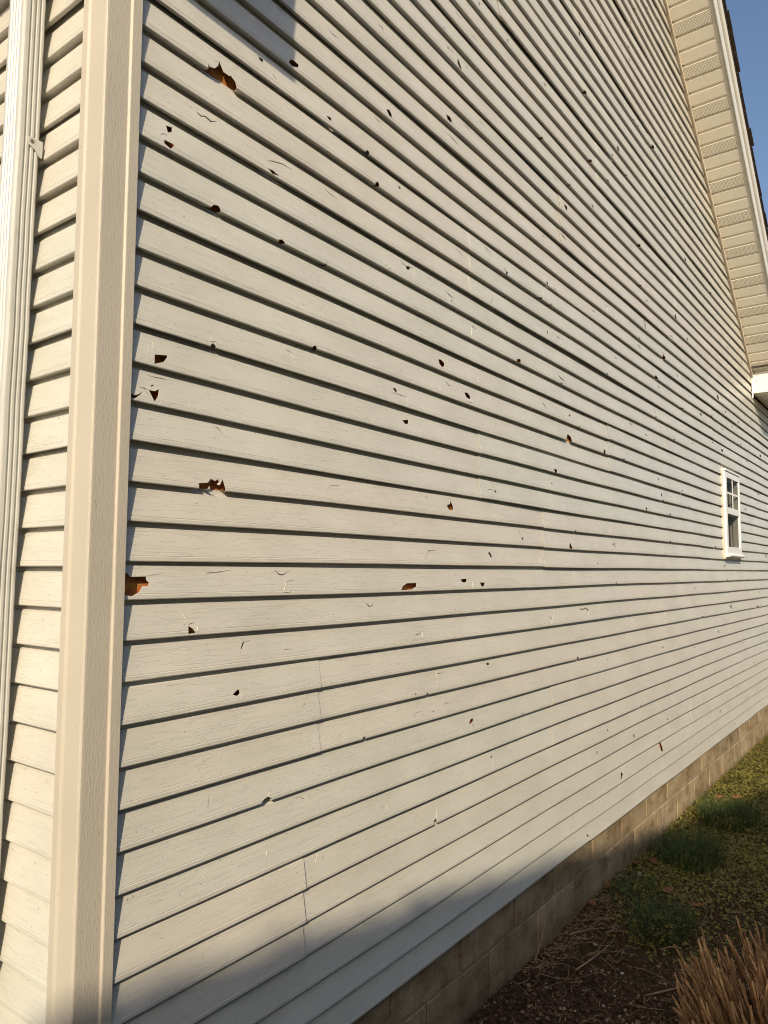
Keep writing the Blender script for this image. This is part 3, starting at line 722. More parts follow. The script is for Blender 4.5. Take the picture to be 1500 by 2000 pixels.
RIDGES = [
 (11,[(1.0727,0.711),(1.0784,0.553),(1.0671,0.275),(1.0676,0.276),(1.0809,0.564),(1.0733,0.715)]),
 (10,[(1.4588,0.716),(1.4458,0.112),(1.4468,0.116),(1.4612,0.724)]),
 (7,[(1.4258,0.115),(1.4469,0.139),(1.4605,0.28),(1.4598,0.281),(1.446,0.157),(1.426,0.12)]),
 (8,[(1.4924,0.01),(1.514,0.495),(1.513,0.493),(1.4902,0.01)]),
 (6,[(0.495,0.581),(0.4994,0.412),(0.4998,0.414),(0.4959,0.586)]),
 (6,[(1.0331,0.395),(1.0264,0.194),(1.0271,0.196),(1.0349,0.397)]),
 (11,[(0.9137,0.024),(0.9383,0.183),(0.9383,0.186),(0.9134,0.031)]),
 (6,[(0.2157,0.318),(0.2195,0.158),(0.2199,0.16),(0.2167,0.323)]),
 (3,[(0.2513,0.774),(0.2724,0.514),(0.2727,0.516),(0.2519,0.779)]),
 (5,[(0.0592,0.664),(0.0623,0.487),(0.0626,0.488),(0.0598,0.668)]),
 (5,[(0.0481,0.49),(0.0487,0.33),(0.049,0.331),(0.0487,0.493)]),
 (-2,[(0.1563,0.69),(0.1642,0.461),(0.1724,0.288),(0.1726,0.289),(0.1651,0.465),(0.1566,0.691)]),
 (-2,[(0.1911,0.334),(0.1969,0.217),(0.1948,0.107),(0.195,0.106),(0.1977,0.218),(0.1912,0.335)]),
 (-1,[(0.2368,0.682),(0.2941,0.751),(0.2952,0.853),(0.2949,0.853),(0.2938,0.761),(0.2368,0.685)]),
 (-4,[(0.3306,0.25),(0.3311,0.133),(0.3314,0.133),(0.3313,0.25)]),
 (-1,[(0.4723,0.102),(0.4847,0.443),(0.5142,0.496),(0.5141,0.499),(0.4835,0.452),(0.4719,0.102)]),
 (-1,[(0.4721,0.101),(0.4881,0.103),(0.4997,0.199),(0.4995,0.201),(0.4875,0.114),(0.4721,0.104)]),
 (-3,[(1.1229,0.432),(1.121,0.239),(1.1218,0.239),(1.1246,0.431)]),
 (-5,[(1.2157,0.598),(1.2185,0.825),(1.2177,0.826),(1.2139,0.6)]),
 (-1,[(1.4481,0.352),(1.4446,0.097),(1.4454,0.098),(1.4498,0.352)]),
 (-8,[(1.3663,0.793),(1.3599,0.658),(1.3607,0.655),(1.3682,0.787)]),
 (0,[(1.6427,0.393),(1.6466,0.185),(1.6474,0.186),(1.6446,0.396)]),
 (-9,[(1.5914,0.483),(1.5911,0.235),(1.5918,0.233),(1.593,0.481)]),
 (-5,[(1.6341,0.173),(1.6415,0.254),(1.6409,0.256),(1.6325,0.178)]),
 (-5,[(1.0799,0.269),(1.0808,0.162),(1.0814,0.162),(1.0812,0.268)]),
 (-3,[(2.1251,0.102),(2.1441,0.391),(2.1761,0.621),(2.1751,0.624),(2.1397,0.4),(2.1239,0.104)]),
 (-3,[(2.1157,0.489),(2.1406,0.376),(2.1419,0.382),(2.1186,0.503)]),
 (0,[(2.0124,0.192),(2.0293,0.453),(2.0281,0.454),(2.0096,0.194)]),
 (-6,[(2.6286,0.344),(2.6444,0.471),(2.6429,0.475),(2.6253,0.354)]),
 (-1,[(2.3958,0.725),(2.3919,0.51),(2.393,0.511),(2.3985,0.727)]),
 (-7,[(0.4313,0.284),(0.4291,0.148),(0.4296,0.147),(0.4323,0.281)]),
 (-10,[(1.2092,0.486),(1.2035,0.222),(1.2044,0.219),(1.2114,0.48)]),
 (-10,[(0.6277,0.837),(0.6145,0.621),(0.6149,0.618),(0.6288,0.831)]),
 (-8,[(0.572,0.756),(0.5769,0.578),(0.5774,0.578),(0.5731,0.756)]),
 (-9,[(0.432,0.581),(0.4257,0.43),(0.426,0.429),(0.4327,0.577)]),
 (-9,[(0.9259,0.492),(0.9292,0.295),(0.9297,0.294),(0.927,0.49)]),
 (14,[(2.0928,0.526),(2.074,0.01),(2.0758,0.01),(2.0973,0.543)]),
 (16,[(2.9157,0.558),(2.89,0.141),(2.8931,0.151),(2.9223,0.579)]),
 (9,[(2.4919,0.651),(2.479,0.418),(2.4808,0.421),(2.4959,0.659)]),
 (12,[(2.2677,0.375),(2.2487,0.069),(2.2502,0.072),(2.2714,0.383)]),
 (11,[(2.3829,0.947),(2.3946,0.834),(2.3969,0.844),(2.3871,0.967)]),
 (8,[(3.0905,0.63),(3.0822,0.16),(3.0845,0.165),(3.0959,0.643)]),
 (11,[(3.7473,0.712),(3.6948,0.018),(3.6975,0.023),(3.7541,0.725)]),
 (14,[(0.2705,0.768),(0.2691,0.619),(0.2696,0.622),(0.2716,0.776)]),
 (18,[(1.1821,0.244),(1.1914,0.481),(1.1902,0.474),(1.1793,0.23)]),
 (16,[(1.636,0.225),(1.6553,0.657),(1.6541,0.652),(1.6332,0.213)]),
 (21,[(1.2781,0.503),(1.2742,0.18),(1.2753,0.189),(1.2807,0.523)]),
 (27,[(2.4139,0.255),(2.4369,0.167),(2.4397,0.191),(2.4201,0.309)]),
 (35,[(3.5704,0.117),(3.5924,0.01),(3.596,0.02),(3.5815,0.204)]),
 (26,[(2.1382,0.083),(2.1479,0.05),(2.1498,0.067),(2.1425,0.122)]),
 (27,[(2.75,0.737),(2.7613,0.632),(2.7646,0.657),(2.7575,0.795)]),
]

# ------------------------------------------------------------------ ground
def gz(x, y):
    """ground height in metres; level with the foundation, a little lumpy"""
    if abs(x) > 30 or abs(y) > 30:
        return 0.0
    h = noise.noise(Vector((x * 1.3, y * 1.3, 3.1))) * 0.022 + noise.noise(Vector((x * 5, y * 5, 7.7))) * 0.008
    return h


def ground():
    xs = sorted(set([-60, -40, -25, -15, -9, -6, -4, -2.5, -1.5, -0.8, 0, 0.5] + [0.8 + 0.045 * i for i in range(160)] + [8.5, 9, 10, 12, 15, 20, 30, 50, 90]))
    ys = sorted(set([-60, -40, -25, -15, -9, -6, -4, -3, -2.2, -1.8] + [-1.5 + 0.04 * i for i in range(41)] + [0.3, 0.8, 2, 5, 10, 20, 40, 80]))
    v = [(x, y, gz(x, y)) for x in xs for y in ys]
    n = len(ys)
    f = [(i * n + j, (i + 1) * n + j, (i + 1) * n + j + 1, i * n + j + 1) for i in range(len(xs) - 1) for j in range(n - 1)]
    M = Mat('garden_soil', 0.95, 0.15)
    soil = M.ramp(M.noise(M.coord(), 55, 6, 0.7), [(0.3, (0.022, 0.011, 0.006)), (0.55, (0.06, 0.033, 0.018)), (0.75, (0.12, 0.075, 0.042))])
    moss = M.ramp(M.noise(M.coord(), 70, 5, 0.7), [(0.3, (0.035, 0.028, 0.008)), (0.55, (0.085, 0.078, 0.018)), (0.8, (0.15, 0.125, 0.04))])
    s = M.new('ShaderNodeSeparateXYZ')
    M.link(M.coord(), s.inputs[0])
    m1 = M.new('ShaderNodeMath', operation='MULTIPLY_ADD')
    M.link(M.noise(M.coord(), 2.6, 4, 0.6), m1.inputs[0])
    m1.inputs[1].default_value = 2.2
    M.link(s.outputs[0], m1.inputs[2])
    mask = M.ramp(M.new('ShaderNodeMapRange').outputs[0], [(0, g3(0)), (1, g3(1))])
    mr = [n_ for n_ in M.n if n_.bl_idname == 'ShaderNodeMapRange'][0]
    mr.inputs['From Min'].default_value = 2.9
    mr.inputs['From Max'].default_value = 4.1
    M.link(m1.outputs[0], mr.inputs['Value'])
    # unseen ground round the bed, tan dormant grass colour added to bounce warm light
    lm = M.new('ShaderNodeMath', operation='GREATER_THAN')
    ab = M.new('ShaderNodeMath', operation='MULTIPLY_ADD')
    M.link(s.outputs[1], ab.inputs[0])
    ab.inputs[1].default_value = -1.0
    M.link(M.noise(M.coord(), 3, 3), ab.inputs[2])
    M.link(ab.outputs[0], lm.inputs[0])
    lm.inputs[1].default_value = 2.2
    lx = M.new('ShaderNodeMath', operation='LESS_THAN')
    M.link(s.outputs[0], lx.inputs[0])
    lx.inputs[1].default_value = 0.2
    mxx = M.new('ShaderNodeMath', operation='MAXIMUM')
    M.link(lm.outputs[0], mxx.inputs[0])
    M.link(lx.outputs[0], mxx.inputs[1])
    bounce_lawn = M.ramp(M.noise(M.coord(), 40, 5, 0.7), [(0.3, (0.14, 0.11, 0.06)), (0.7, (0.27, 0.215, 0.12))])
    M.base(M.mix(mxx.outputs[0], M.mix(mask, soil, moss), bounce_lawn))
    M.bump(M.noise(M.coord(), 90, 6, 0.75), 1.0, 0.012)
    o = obj('ground', (v, f), M.m, None, 'structure')
    for p in o.data.polygons:
        p.use_smooth = True
    return o


ground()

# ------------------------------------------------------------------ house
house = empty('house', (0, 0, 0))
tag(house, 'beige vinyl sided house with hail holes punched through its gable wall', 'house')

RAKE_A, RAKE_B = 86.0, -0.80           # rear rake line on the wall: z = A + B x
FR_A, FR_B = 24.0, 0.80                # front rake line
APEX_X = (RAKE_A - FR_A) / (FR_B - RAKE_B)
APEX_Z = FR_A + FR_B * APEX_X
WALL_END = 101.0
XF = -0.89                             # butt plane of the front wall
WIN = (63.95, 70.75, 1.12, 9.55)       # window opening in the siding


def face_depth(t):
    """setback (m) of a clapboard's face behind its butt edge; t runs 0 bottom to 1 top, below 0 is the underside"""
    if t < 0:
        return 0.0022 + min(1.0, -t / 0.15) * 0.0168
    prof = ((0.0, 0.0022), (0.012, 0.0009), (0.03, 0.0001), (0.125, 0.0005), (0.14, 0.0016), (0.155, 0.0012), (0.86, 0.0118), (0.90, 0.0165), (1.0, 0.0190), (9.0, 0.0190))
    for (a, da), (b, db) in zip(prof, prof[1:]):
        if t <= b:
            return da + (db - da) * (t - a) / (b - a)


def inside(p, poly):
    x, y = p
    c = False
    j = len(poly) - 1
    for i in range(len(poly)):
        xi, yi = poly[i]
        xj, yj = poly[j]
        if (yi > y) != (yj > y) and x < (xj - xi) * (y - yi) / (yj - yi) + xi:
            c = not c
        j = i
    return c


def siding_panel(u0, u1, k0, zoff, fmap, mat, parent, holes, clips, seed, lift, ridges=()):
    """one three-clapboard vinyl panel; holes = {course: [polygons in (u metres, t)]}, clips = callable(u,z)->keep"""
    V, F = [], []
    rnd = random.Random(seed)
    a1, a2, a3, a4 = (rnd.uniform(0, 6.28) for _ in range(4))
    s1 = rnd.uniform(0.6, 1.2)

    def pos(u, t, k):
        wz = 0.0015 * math.sin(u * 1.9 * s1 + a1) + 0.0008 * math.sin(u * 4.7 + a2)
        wd = 0.0014 * math.sin(u * 2.3 * s1 + a3) + 0.0006 * math.sin(u * 6.1 + a4)
        tz = max(t, 0.0)
        d = face_depth(t)
        if t < 0 and k == k0:
            d *= 0.62
        z = (k + zoff + tz + G0) * L
        if t < 0:
            z += 0.0002 + 0.0030 * min(1.0, -t / 0.15)
        return fmap(u, d + wd - lift, z + wz)

    for k in range(k0, k0 + 3):
        hs = [h for h in holes.get(k, []) if max(p[0] for p in h) > u0 and min(p[0] for p in h) < u1]
        tmax = 1.22 if k == k0 + 2 else 1.045
        ts = [-0.15, 0.0, 0.012, 0.03, 0.125, 0.14, 0.155, 0.86, 0.90, 1.0] + ([tmax] if tmax > 1.01 else [])
        n = max(1, int((u1 - u0) / 0.22))
        us = [u0 + (u1 - u0) * i / n for i in range(n + 1)]
        SC = L                            # t to metres for well shaped triangles
        pts, edges = [], []
        for t in ts:
            b = len(pts)
            pts += [Vector((u, t * SC)) for u in us]
            edges += [(b + i, b + i + 1) for i in range(n)]
        for i in (0, n):
            for r in range(len(ts) - 1):
                edges.append((r * (n + 1) + i, (r + 1) * (n + 1) + i))
        for h in hs:
            b = len(pts)
            pts += [Vector((p[0], p[1] * SC)) for p in h]
            edges += [(b + i, b + (i + 1) % len(h)) for i in range(len(h))]
        extra = clips(k + zoff) if clips else []
        for (ua, ta), (ub, tb) in extra:
            b = len(pts)
            pts += [Vector((ua, ta * SC)), Vector((ub, tb * SC))]
            edges.append((b, b + 1))
        vv, ee, ff, _, _, _ = delaunay_2d_cdt(pts, edges, [], 0, 1e-6)
        keep = []
        for f in ff:
            cx = sum(vv[i][0] for i in f) / 3
            ct = sum(vv[i][1] for i in f) / 3 / SC
            if cx < u0 - 1e-6 or cx > u1 + 1e-6 or ct < -0.1501 or ct > tmax + 1e-6:
                continue
            if any(inside((cx, ct), h) for h in hs):
                continue
            if KEEP is not None and not KEEP(cx, k + zoff + max(ct, 0), parent):
                continue
            keep.append(f)
        base = len(V)
        V += [pos(p[0], p[1] / SC, k) for p in vv]
        cnt = {}
        for f in keep:
            F.append(tuple(i + base for i in f))
            for i in range(3):
                e = (f[i], f[(i + 1) % 3])
                cnt[tuple(sorted(e))] = cnt.get(tuple(sorted(e)), 0) + 1
        # broken edges show the thickness of the vinyl
        back = {}
        for e, c in cnt.items():
            if c != 1:
                continue
            (xa, ya), (xb, yb) = vv[e[0]], vv[e[1]]
            horiz = abs(ya - yb) < 1e-7 and (abs(ya / SC + 0.15) < 1e-4 or abs(ya / SC - tmax) < 1e-4)
            if horiz:
                continue
            for i in e:
                if i not in back:
                    q = pos(vv[i][0], vv[i][1] / SC, k)
                    q2 = q + fmap_in * 0.0012 if False else q + INW * 0.0012
                    back[i] = len(V)
                    V.append(q2)
            F.append((e[0] + base, e[1] + base, back[e[1]], back[e[0]]))
    # raised white-edged splits: small lips of vinyl sprung outwards
    for k, a in ridges:
        if not (k0 <= k < k0 + 3):
            continue
        n = len(a) // 2
        if not (u0 < a[0][0] < u1):
            continue
        A, B = a[:n], a[n:][::-1]
        for i in range(n - 1):
            qs = []
            lo, hi = (A, B) if A[i][0] <= B[i][0] else (B, A)
            for s, j, up_ in ((lo, i, 0), (lo, i + 1, 0), (hi, i + 1, 1), (hi, i, 1)):
                q = pos(s[j][0], s[j][1], k)
                w_ = 0.0004 if not up_ else 0.0014
                qs.append(q - INW * w_)
            b = len(V)
            V += qs
            F.append((b, b + 1, b + 2, b + 3))
            # far side of the lip
            q5, q6 = pos(hi[i][0] + 0.0005, hi[i][1], k), pos(hi[i + 1][0] + 0.0005, hi[i + 1][1], k)
            V += [q5, q6]
            F.append((b + 3, b + 2, b + 5, b + 4))
    # shards of vinyl still hinged to the rims of the larger holes, bent in or out
    for k in range(k0, k0 + 3):
        for h in holes.get(k, []):
            n = len(h)
            us_, ts_ = [p[0] for p in h], [p[1] for p in h]
            if n < 9 or n > 18 or min(us_) < u0 or max(us_) > u1:
                continue
            wu, wt = max(us_) - min(us_), (max(ts_) - min(ts_)) * L
            if min(wu, wt) < 0.012 or wu > 0.2 or (k == -1 and min(us_) < 0.02):
                continue
            hr = random.Random(int(us_[0] * 9999) + k)
            cu, ct = sum(us_) / n, sum(ts_) / n
            for i in hr.sample(range(n), 2 if n > 8 else 1):
                (ua, ta), (ub, tb) = h[i], h[(i + 1) % n]
                if ta < 0.02 or tb < 0.02:
                    continue
                f_ = hr.uniform(0.25, 0.5)
                mu, mt = (ua + ub) / 2 + (cu - (ua + ub) / 2) * f_, (ta + tb) / 2 + (ct - (ta + tb) / 2) * f_
                pa, pb, pc = pos(ua, ta, k), pos(ub, tb, k), pos(mu, mt, k)
                pc = pc + INW * hr.uniform(0.003, 0.009)
                pm = (pa + pb) / 2 * 0.45 + pc * 0.55 + (pa - pb) * hr.uniform(-0.15, 0.15)
                b = len(V)
                V += [pa, pb, pm, pc]
                F += [(b, b + 1, b + 2), (b, b + 2, b + 3), (b + 2, b + 1, b + 3)]
    if not F:
        return None
    used = sorted({i for f in F for i in f})
    rm = {o_: n_ for n_, o_ in enumerate(used)}
    return obj('siding_panel', ([V[i] for i in used], [tuple(rm[i] for i in f) for f in F]), mat, parent)


# ---- gable wall: wood sheathing that carries the panels
def gable_outline(y):
    pts = [(-0.35, -15.2), (WALL_END, -15.2), (WALL_END, 19.9), (81.5, 19.9), (81.5, RAKE_A + RAKE_B * 81.5), (APEX_X, APEX_Z), (-0.35, FR_A + FR_B * -0.35)]
    return pts


wall_depth = 0.0212 / L
mb = MB()


def wall_ring():
    # sheathing with the window opening left free
    x0, x1, z0, z1 = WIN
    out = gable_outline(0)
    pts = [Vector(p) for p in out] + [Vector(p) for p in ((x0 + .1, z0 + .1), (x1 - .1, z0 + .1), (x1 - .1, z1 - .1), (x0 + .1, z1 - .1))]
    e = [(i, (i + 1) % 7) for i in range(7)] + [(7, 8), (8, 9), (9, 10), (10, 7)]
    vv, _, ff, _, _, _ = delaunay_2d_cdt(pts, e, [], 0, 1e-6)
    F = []
    for f in ff:
        c = (sum(vv[i][0] for i in f) / 3, sum(vv[i][1] for i in f) / 3)
        if inside(c, out) and not (x0 + .1 < c[0] < x1 - .1 and z0 + .1 < c[1] < z1 - .1):
            F.append(f)
    n = len(vv)
    V = [P(p[0], wall_depth, p[1]) for p in vv] + [P(p[0], wall_depth + 1.2, p[1]) for p in vv]
    mb.add(V, [tuple(f) for f in F] + [tuple(i + n for i in reversed(f)) for f in F])


wall_ring()
gable_wall = mb.build('gable_wall', M_OSB, house)
gable_wall['label'] = 'orange brown wood sheathing seen through the holes'

KEEP = None
HB, RB = {}, {}
for k, a in HOLES:
    HB.setdefault(k, []).append(a)
x0, x1, z0, z1 = WIN
for k in range(int(math.floor(z0)), int(math.ceil(z1)) + 1):
    lo, hi = max(-0.16, z0 - k), min(1.3, z1 - k)
    if hi > lo:
        HB.setdefault(k, []).append([(x0 * L, lo), (x1 * L, lo), (x1 * L, hi), (x0 * L, hi)])


def keep_side(u, z, parent):
    x = u / L
    if x > 80.6:
        return z < 19.9
    return z < RAKE_A + RAKE_B * x and z < FR_A + FR_B * x + 2


def clip_side(zb):
    out = []
    for A, B, xa, xb in ((RAKE_A, RAKE_B, APEX_X, 84), (FR_A + 2, FR_B, -2, APEX_X)):
        if A + B * xa < zb - 1 and A + B * xb < zb - 1:
            continue
        # where this rake crosses the course
        xs = sorted(((zb - 0.2 - A) / B, (zb + 1.3 - A) / B))
        if xs[1] < -2 or xs[0] > 84:
            continue
        out.append((((xs[0] * L), (A + B * xs[0]) - zb), ((xs[1] * L), (A + B * xs[1]) - zb)))
    return out


JOINTS = {-5: [29.8, 74.0], -4: [6.7, 51.5], -3: [25.07, 70.3], -2: [7.3, 45.3, 90.0], -1: [36.0, 81.0], 0: [24.34, 55.5, 100.0], 1: [17.8, 62.5], 2: [34.0, 79.0],
          3: [46.0, 91.0], 4: [17.03, 61.0], 5: [38.5], 6: [27.0, 71.0], 7: [50.0], 8: [33.0], 9: [20.0, 65.0], 10: [44.0], 11: [30.0], 12: [52.0], 13: [24.0], 14: [47.0], 15: [35.0]}
DARK_ROWS = {-2, -4}                    # here the left panel laps over the right one
INW = Vector((0, 1, 0))
fside = lambda u, d, z: Vector((u, d, z))
KEEP = keep_side
for m in range(-5, 19):
    cuts = [-0.35] + JOINTS.get(m, [28.0 + (m * 13) % 30]) + [WALL_END]
    cuts = [c for c in cuts if c <= WALL_END]
    for i in range(len(cuts) - 1):
        a, b = cuts[i], cuts[i + 1]
        last = i == len(cuts) - 2
        # neighbours overlap by about three centimetres, one of them a little proud
        over = 0.38
        if m in DARK_ROWS:
            lift = 0.0027 if i % 2 == 0 else 0.0
            b2, a2 = (b + (0 if last else 0)), (a if i == 0 else a - over)
        else:
            lift = 0.0027 if i % 2 == 1 else 0.0
            a2, b2 = a, b + (0 if last else over)
        siding_panel(a2 * L, min(b2, WALL_END) * L, m * 3, 0.0, fside, M_SIDING, gable_wall, HB, clip_side, m * 7 + i, lift, RIDGES)

# ---- front wall round the corner
mb = MB()
mb.box(XF + 0.33, XF + 1.2, 1.0, 60, -15.2, 19.4, P)
front_wall = mb.build('front_wall', M_OSB, house)
INW = Vector((1, 0, 0))
ffront = lambda u, d, z: Vector((XF * L + d, u, z))
KEEP = lambda u, z, p: z < 19.5
for m in range(-6, 7):
    k0 = m * 3 - 1
    for i, (a, b) in enumerate(((0.75, 38.0), (38.0, 60.0))):
        siding_panel(a * L, b * L, k0, 0.845, ffront, M_SIDING, front_wall, {}, None, 900 + m * 5 + i, 0.0)

# ---- corner post (cross-section in clapboard units, extruded up)
sec = [(0.0, 0.26), (0.0, -0.085), (-0.015, -0.10), (-0.265, -0.10), (-0.285, -0.095), (-0.325, -0.052), (-0.345, -0.048), (-0.93, -0.05), (-0.965, -0.044), (-0.99, -0.022), (-1.0, 0.01),
       (-1.0, 0.625), (-1.008, 0.65), (-1.04, 0.69), (-1.05, 0.71), (-1.05, 0.925), (-1.035, 0.94), (-0.72, 0.94), (-0.72, 0.75), (-0.85, 0.75), (-0.85, 0.12), (-0.45, 0.12), (-0.3, 0.26)]
mb = MB()
zs = [-15.35 + 34.75 * i / 40 for i in range(41)]
n = len(sec)
V = []
for i, z in enumerate(zs):
    w = 0.006 * math.sin(i * 0.35) + 0.002 * math.sin(i * 0.9)
    V += [P(x + w, y + w * 0.6, z) for x, y in sec]
F = [(i * n + j, i * n + (j + 1) % n, (i + 1) * n + (j + 1) % n, (i + 1) * n + j) for i in range(40) for j in range(n)]
F += [tuple(range(n - 1, -1, -1)), tuple(range(40 * n, 41 * n))]
mb.add(V, F)
corner = mb.build('corner_post', M_TRIM, house)

# ---- foundation of concrete blocks
mb = MB()
mb.box(-0.6, WALL_END, 0.42, 2.2, -20.5, -14.2, P)
mb.box(-0.6 + 0.0, 0.4, 2.2, 60, -20.5, -14.2, P)
foundation = mb.build('foundation', M_MORTAR, house)


def block_mesh(wd, ht, dp):
    b = MB()
    b.box(0, wd, 0, dp, 0, ht)
    me = mesh('concrete_block', b.v, b.f)
    me.materials.append(M_BLOCK)
    return me


full = block_mesh(4.69 * L, 2.285 * L, 0.5 * L)
rb = random.Random(8)


def place_block(x, y, z, rz=0.0):
    o = obj('concrete_block', full, None, foundation)
    o.location = P(x, y + rb.uniform(-0.012, 0.012), z)
    o.rotation_euler = (rb.uniform(-.002, .002), rb.uniform(-.002, .002), rz + rb.uniform(-.002, .002))
    m = o.modifiers.new('bevel', 'BEVEL')
    m.width = 0.004
    m.segments = 2
    return o


for ci, (z, off) in enumerate(((-16.65, 21.27), (-19.05, 23.62))):
    k = -5
    while off + k * 4.82 < WALL_END - 4.8:
        x = off + k * 4.82
        if x > -0.7:
            place_block(x + 0.06, 0.33, z + 0.06)
        k += 1
    for k in range(8):                  # the front side, round the corner
        o = place_block(0, 0, 0)
        o.location = P(-0.68, 5.3 + k * 4.82 + (2.4 if ci else 0), z + 0.06)
        o.rotation_euler = (0, 0, R(-90))
# ---- starter strip and shadowed gap under the lowest panel
mb = MB()
mb.box(-0.3, WALL_END, 0.29, 0.42, -15.02, -14.9, P)
mb.build('starter_strip', M_JCH, house)


# ---- rake: everything that runs along the slope of the roof
SL = math.hypot(1, RAKE_B)
DX, DZ = 1 / SL, RAKE_B / SL           # downhill direction
NX, NZ = -RAKE_B / SL, 1 / SL          # outward (up) normal


def K(s, y, nrm, x0=None):             # slope coordinates, s downhill from the apex, laps
    return P(APEX_X + DX * s + NX * nrm, y, APEX_Z + DZ * s + NZ * nrm)


S_END = (80.05 - APEX_X) * SL
ms = MB()
ms.box(0, S_END, -3.25, -3.21, 0.0, 0.12, K)
rake = ms.build('rake_soffit', M_SOFFIT, house)
mb = MB()
mb.box(0, S_END, -0.22, 0.2, -0.16, 0.04, K)
mb.box(0, S_END, -0.22, -0.17, -0.30, -0.16, K)
mb.build('j_channel', M_JCH, rake)

# soffit strips, each four inches with a groove
w4 = 0.1016 / L
def strip_mesh(mat):
    b = MB()
    prof = [(0, 0), (0.78 * w4, 0), (0.80 * w4, 0.13), (0.965 * w4, 0.13), (1.0 * w4, 0.0), (1.0 * w4, 0.2), (0, 0.2)]
    rot = lambda s, n_, y: Vector(((DX * s + NX * n_) * L, y * L, (DZ * s + NZ * n_) * L))
    b.prism(prof, lambda s, n_: rot(s, n_, 0.0), lambda s, n_: rot(s, n_, -3.215))
    me = mesh('soffit_strip', b.v, b.f)
    me.materials.append(mat)
    return me


sm_plain, sm_vent = strip_mesh(M_SOFFIT), strip_mesh(M_VENT)
s_line = (51.39 - APEX_X) * SL         # a groove measured on the wall line
i0 = int(math.floor(s_line / w4))
off = s_line - i0 * w4
for i in range(-1, 400):
    s = off + (i - 0.0) * w4
    if s < -0.2:
        continue
    if s + w4 > S_END:
        break
    # the vented strip ends at the measured groove
    o = obj('soffit_strip', sm_vent if (i - i0) % 3 == 2 else sm_plain, None, rake)
    o.location = P(APEX_X + DX * (s + 0.1 * w4), 0, APEX_Z + DZ * (s + 0.1 * w4)) - P(0, 0, 0) + Vector((0, 0, G0 * L))

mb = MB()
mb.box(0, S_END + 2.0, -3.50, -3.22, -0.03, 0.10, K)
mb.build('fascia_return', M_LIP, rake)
mb = MB()
mb.box(-1, S_END + 2.6, -3.56, -3.50, -0.06, 1.15, K)
mb.build('fascia', M_FASCIA, rake)
mb = MB()
mb.box(-1, S_END + 3.0, -3.74, -3.50, 1.22, 2.25, K)
mb.build('rake_board', M_RETURN, rake)

# roof deck and the shingle courses along its edge
mb = MB()
mb.box(-0.6, S_END + 3.2, -3.8, 60, 2.26, 2.42, K)


def KF(s, y, nrm):                     # front slope, s downhill from the apex
    return P(APEX_X - DX * s - NX * nrm, y, APEX_Z + DZ * s + NZ * nrm)


SF = (APEX_X + 5.0) * SL
mb.box(-0.6, SF, -3.8, 60, 2.26, 2.43, KF)
roof = mb.build('roof', M_SHINGLE, house)
rs = random.Random(3)
mb = MB()
s = -0.5
while s < S_END + 3.2:
    me = MB()
    ov = rs.choice([0.0, 0.03, 0.06, 0.16]) + 0.12
    me.box(s, s + 1.75, -3.8 - ov, 8, 2.43, 2.52, lambda a, b, c, s=s: K(a, b, c + 0.10 * (a - s) / 1.75))
    me.box(s + 0.12, s + 1.7, -3.8 - ov * 0.6, 4, 2.53, 2.60, lambda a, b, c, s=s: K(a, b, c + 0.10 * (a - s) / 1.75))
    me.build('shingle', M_SHINGLE, roof)
    s += 1.69
# front rake: soffit and fascia, out of the picture but it shades the wall
mb = MB()
mb.box(0, SF - 1.5, -3.25, 0.0, 0.0, 0.12, KF)
mb.box(0, SF - 1.0, -3.56, -3.22, -0.03, 2.2, KF)
mb.build('front_rake_soffit', M_SOFFIT, house)

# ---- front eave box that ends just at the corner (its shadow falls on the gable wall)
mb = MB()
mb.box(-4.6, -0.25, -3.5, -0.2, 19.43, 22.3, P)
mb.box(-4.6, -1.1, -0.2, 60, 19.43, 20.4, P)
mb.build('front_eave', M_RETURN, house)
gut = MB()
gsec = [(-4.6, 20.6), (-4.6, 19.5), (-5.0, 19.35), (-5.3, 19.4), (-5.6, 19.8), (-5.9, 20.1), (-5.9, 20.6)]
gut.prism(gsec, lambda x, z: P(x, -3.4, z), lambda x, z: P(x, 60, z))
gut.build('gutter', M_SPOUT, house)

# ---- boxed eave return at the far end of the rake
mb = MB()
mb.box(80.0, 106, -3.5, -3.42, 19.95, 22.5, P)
mb.box(80.0, 80.08, -3.42, -0.02, 19.95, 22.5, P)
mb.box(80.08, 106, -3.42, -0.02, 22.40, 22.5, P)
ret = mb.build('eave_return', M_RETURN, house)
mb = MB()
mb.box(79.95, 80.0, -3.56, -0.02, 22.10, 22.62, P)
mb.build('trim_strip', M_RETURN, ret)
mb = MB()
mb.box(79.94, 80.01, -0.16, -0.02, 19.45, 22.12, P)
mb.build('corner_channel', M_WHITE, ret)
mb = MB()
i = 0
x = 80.1
while x < 105:
    mb2 = MB()
    mb2.box(x, x + w4 * 0.8, -3.42, -0.04, 19.97, 20.06, P)
    mb2.box(x + w4 * 0.8, x + w4, -3.42, -0.04, 20.03, 20.08, P)
    mb2.build('soffit_strip', M_SOFFIT, ret)
    x += w4
for (y, z) in ((-0.35, 22.36), (-1.5, 22.38), (-0.5, 21.3), (-2.7, 21.3)):
    b = MB()
    c = P(79.93, y, z)
    b.tube([c, c + Vector((0.006, 0, 0))], 0.0045, 8)
    b.build('screw', M_SCREW, ret)
# roof over the lower part beyond the return
mb = MB()
mb.box(79.0, 108, -3.9, 30, 22.62, 22.9, P)
mb.build('lower_roof', M_SHINGLE, house)

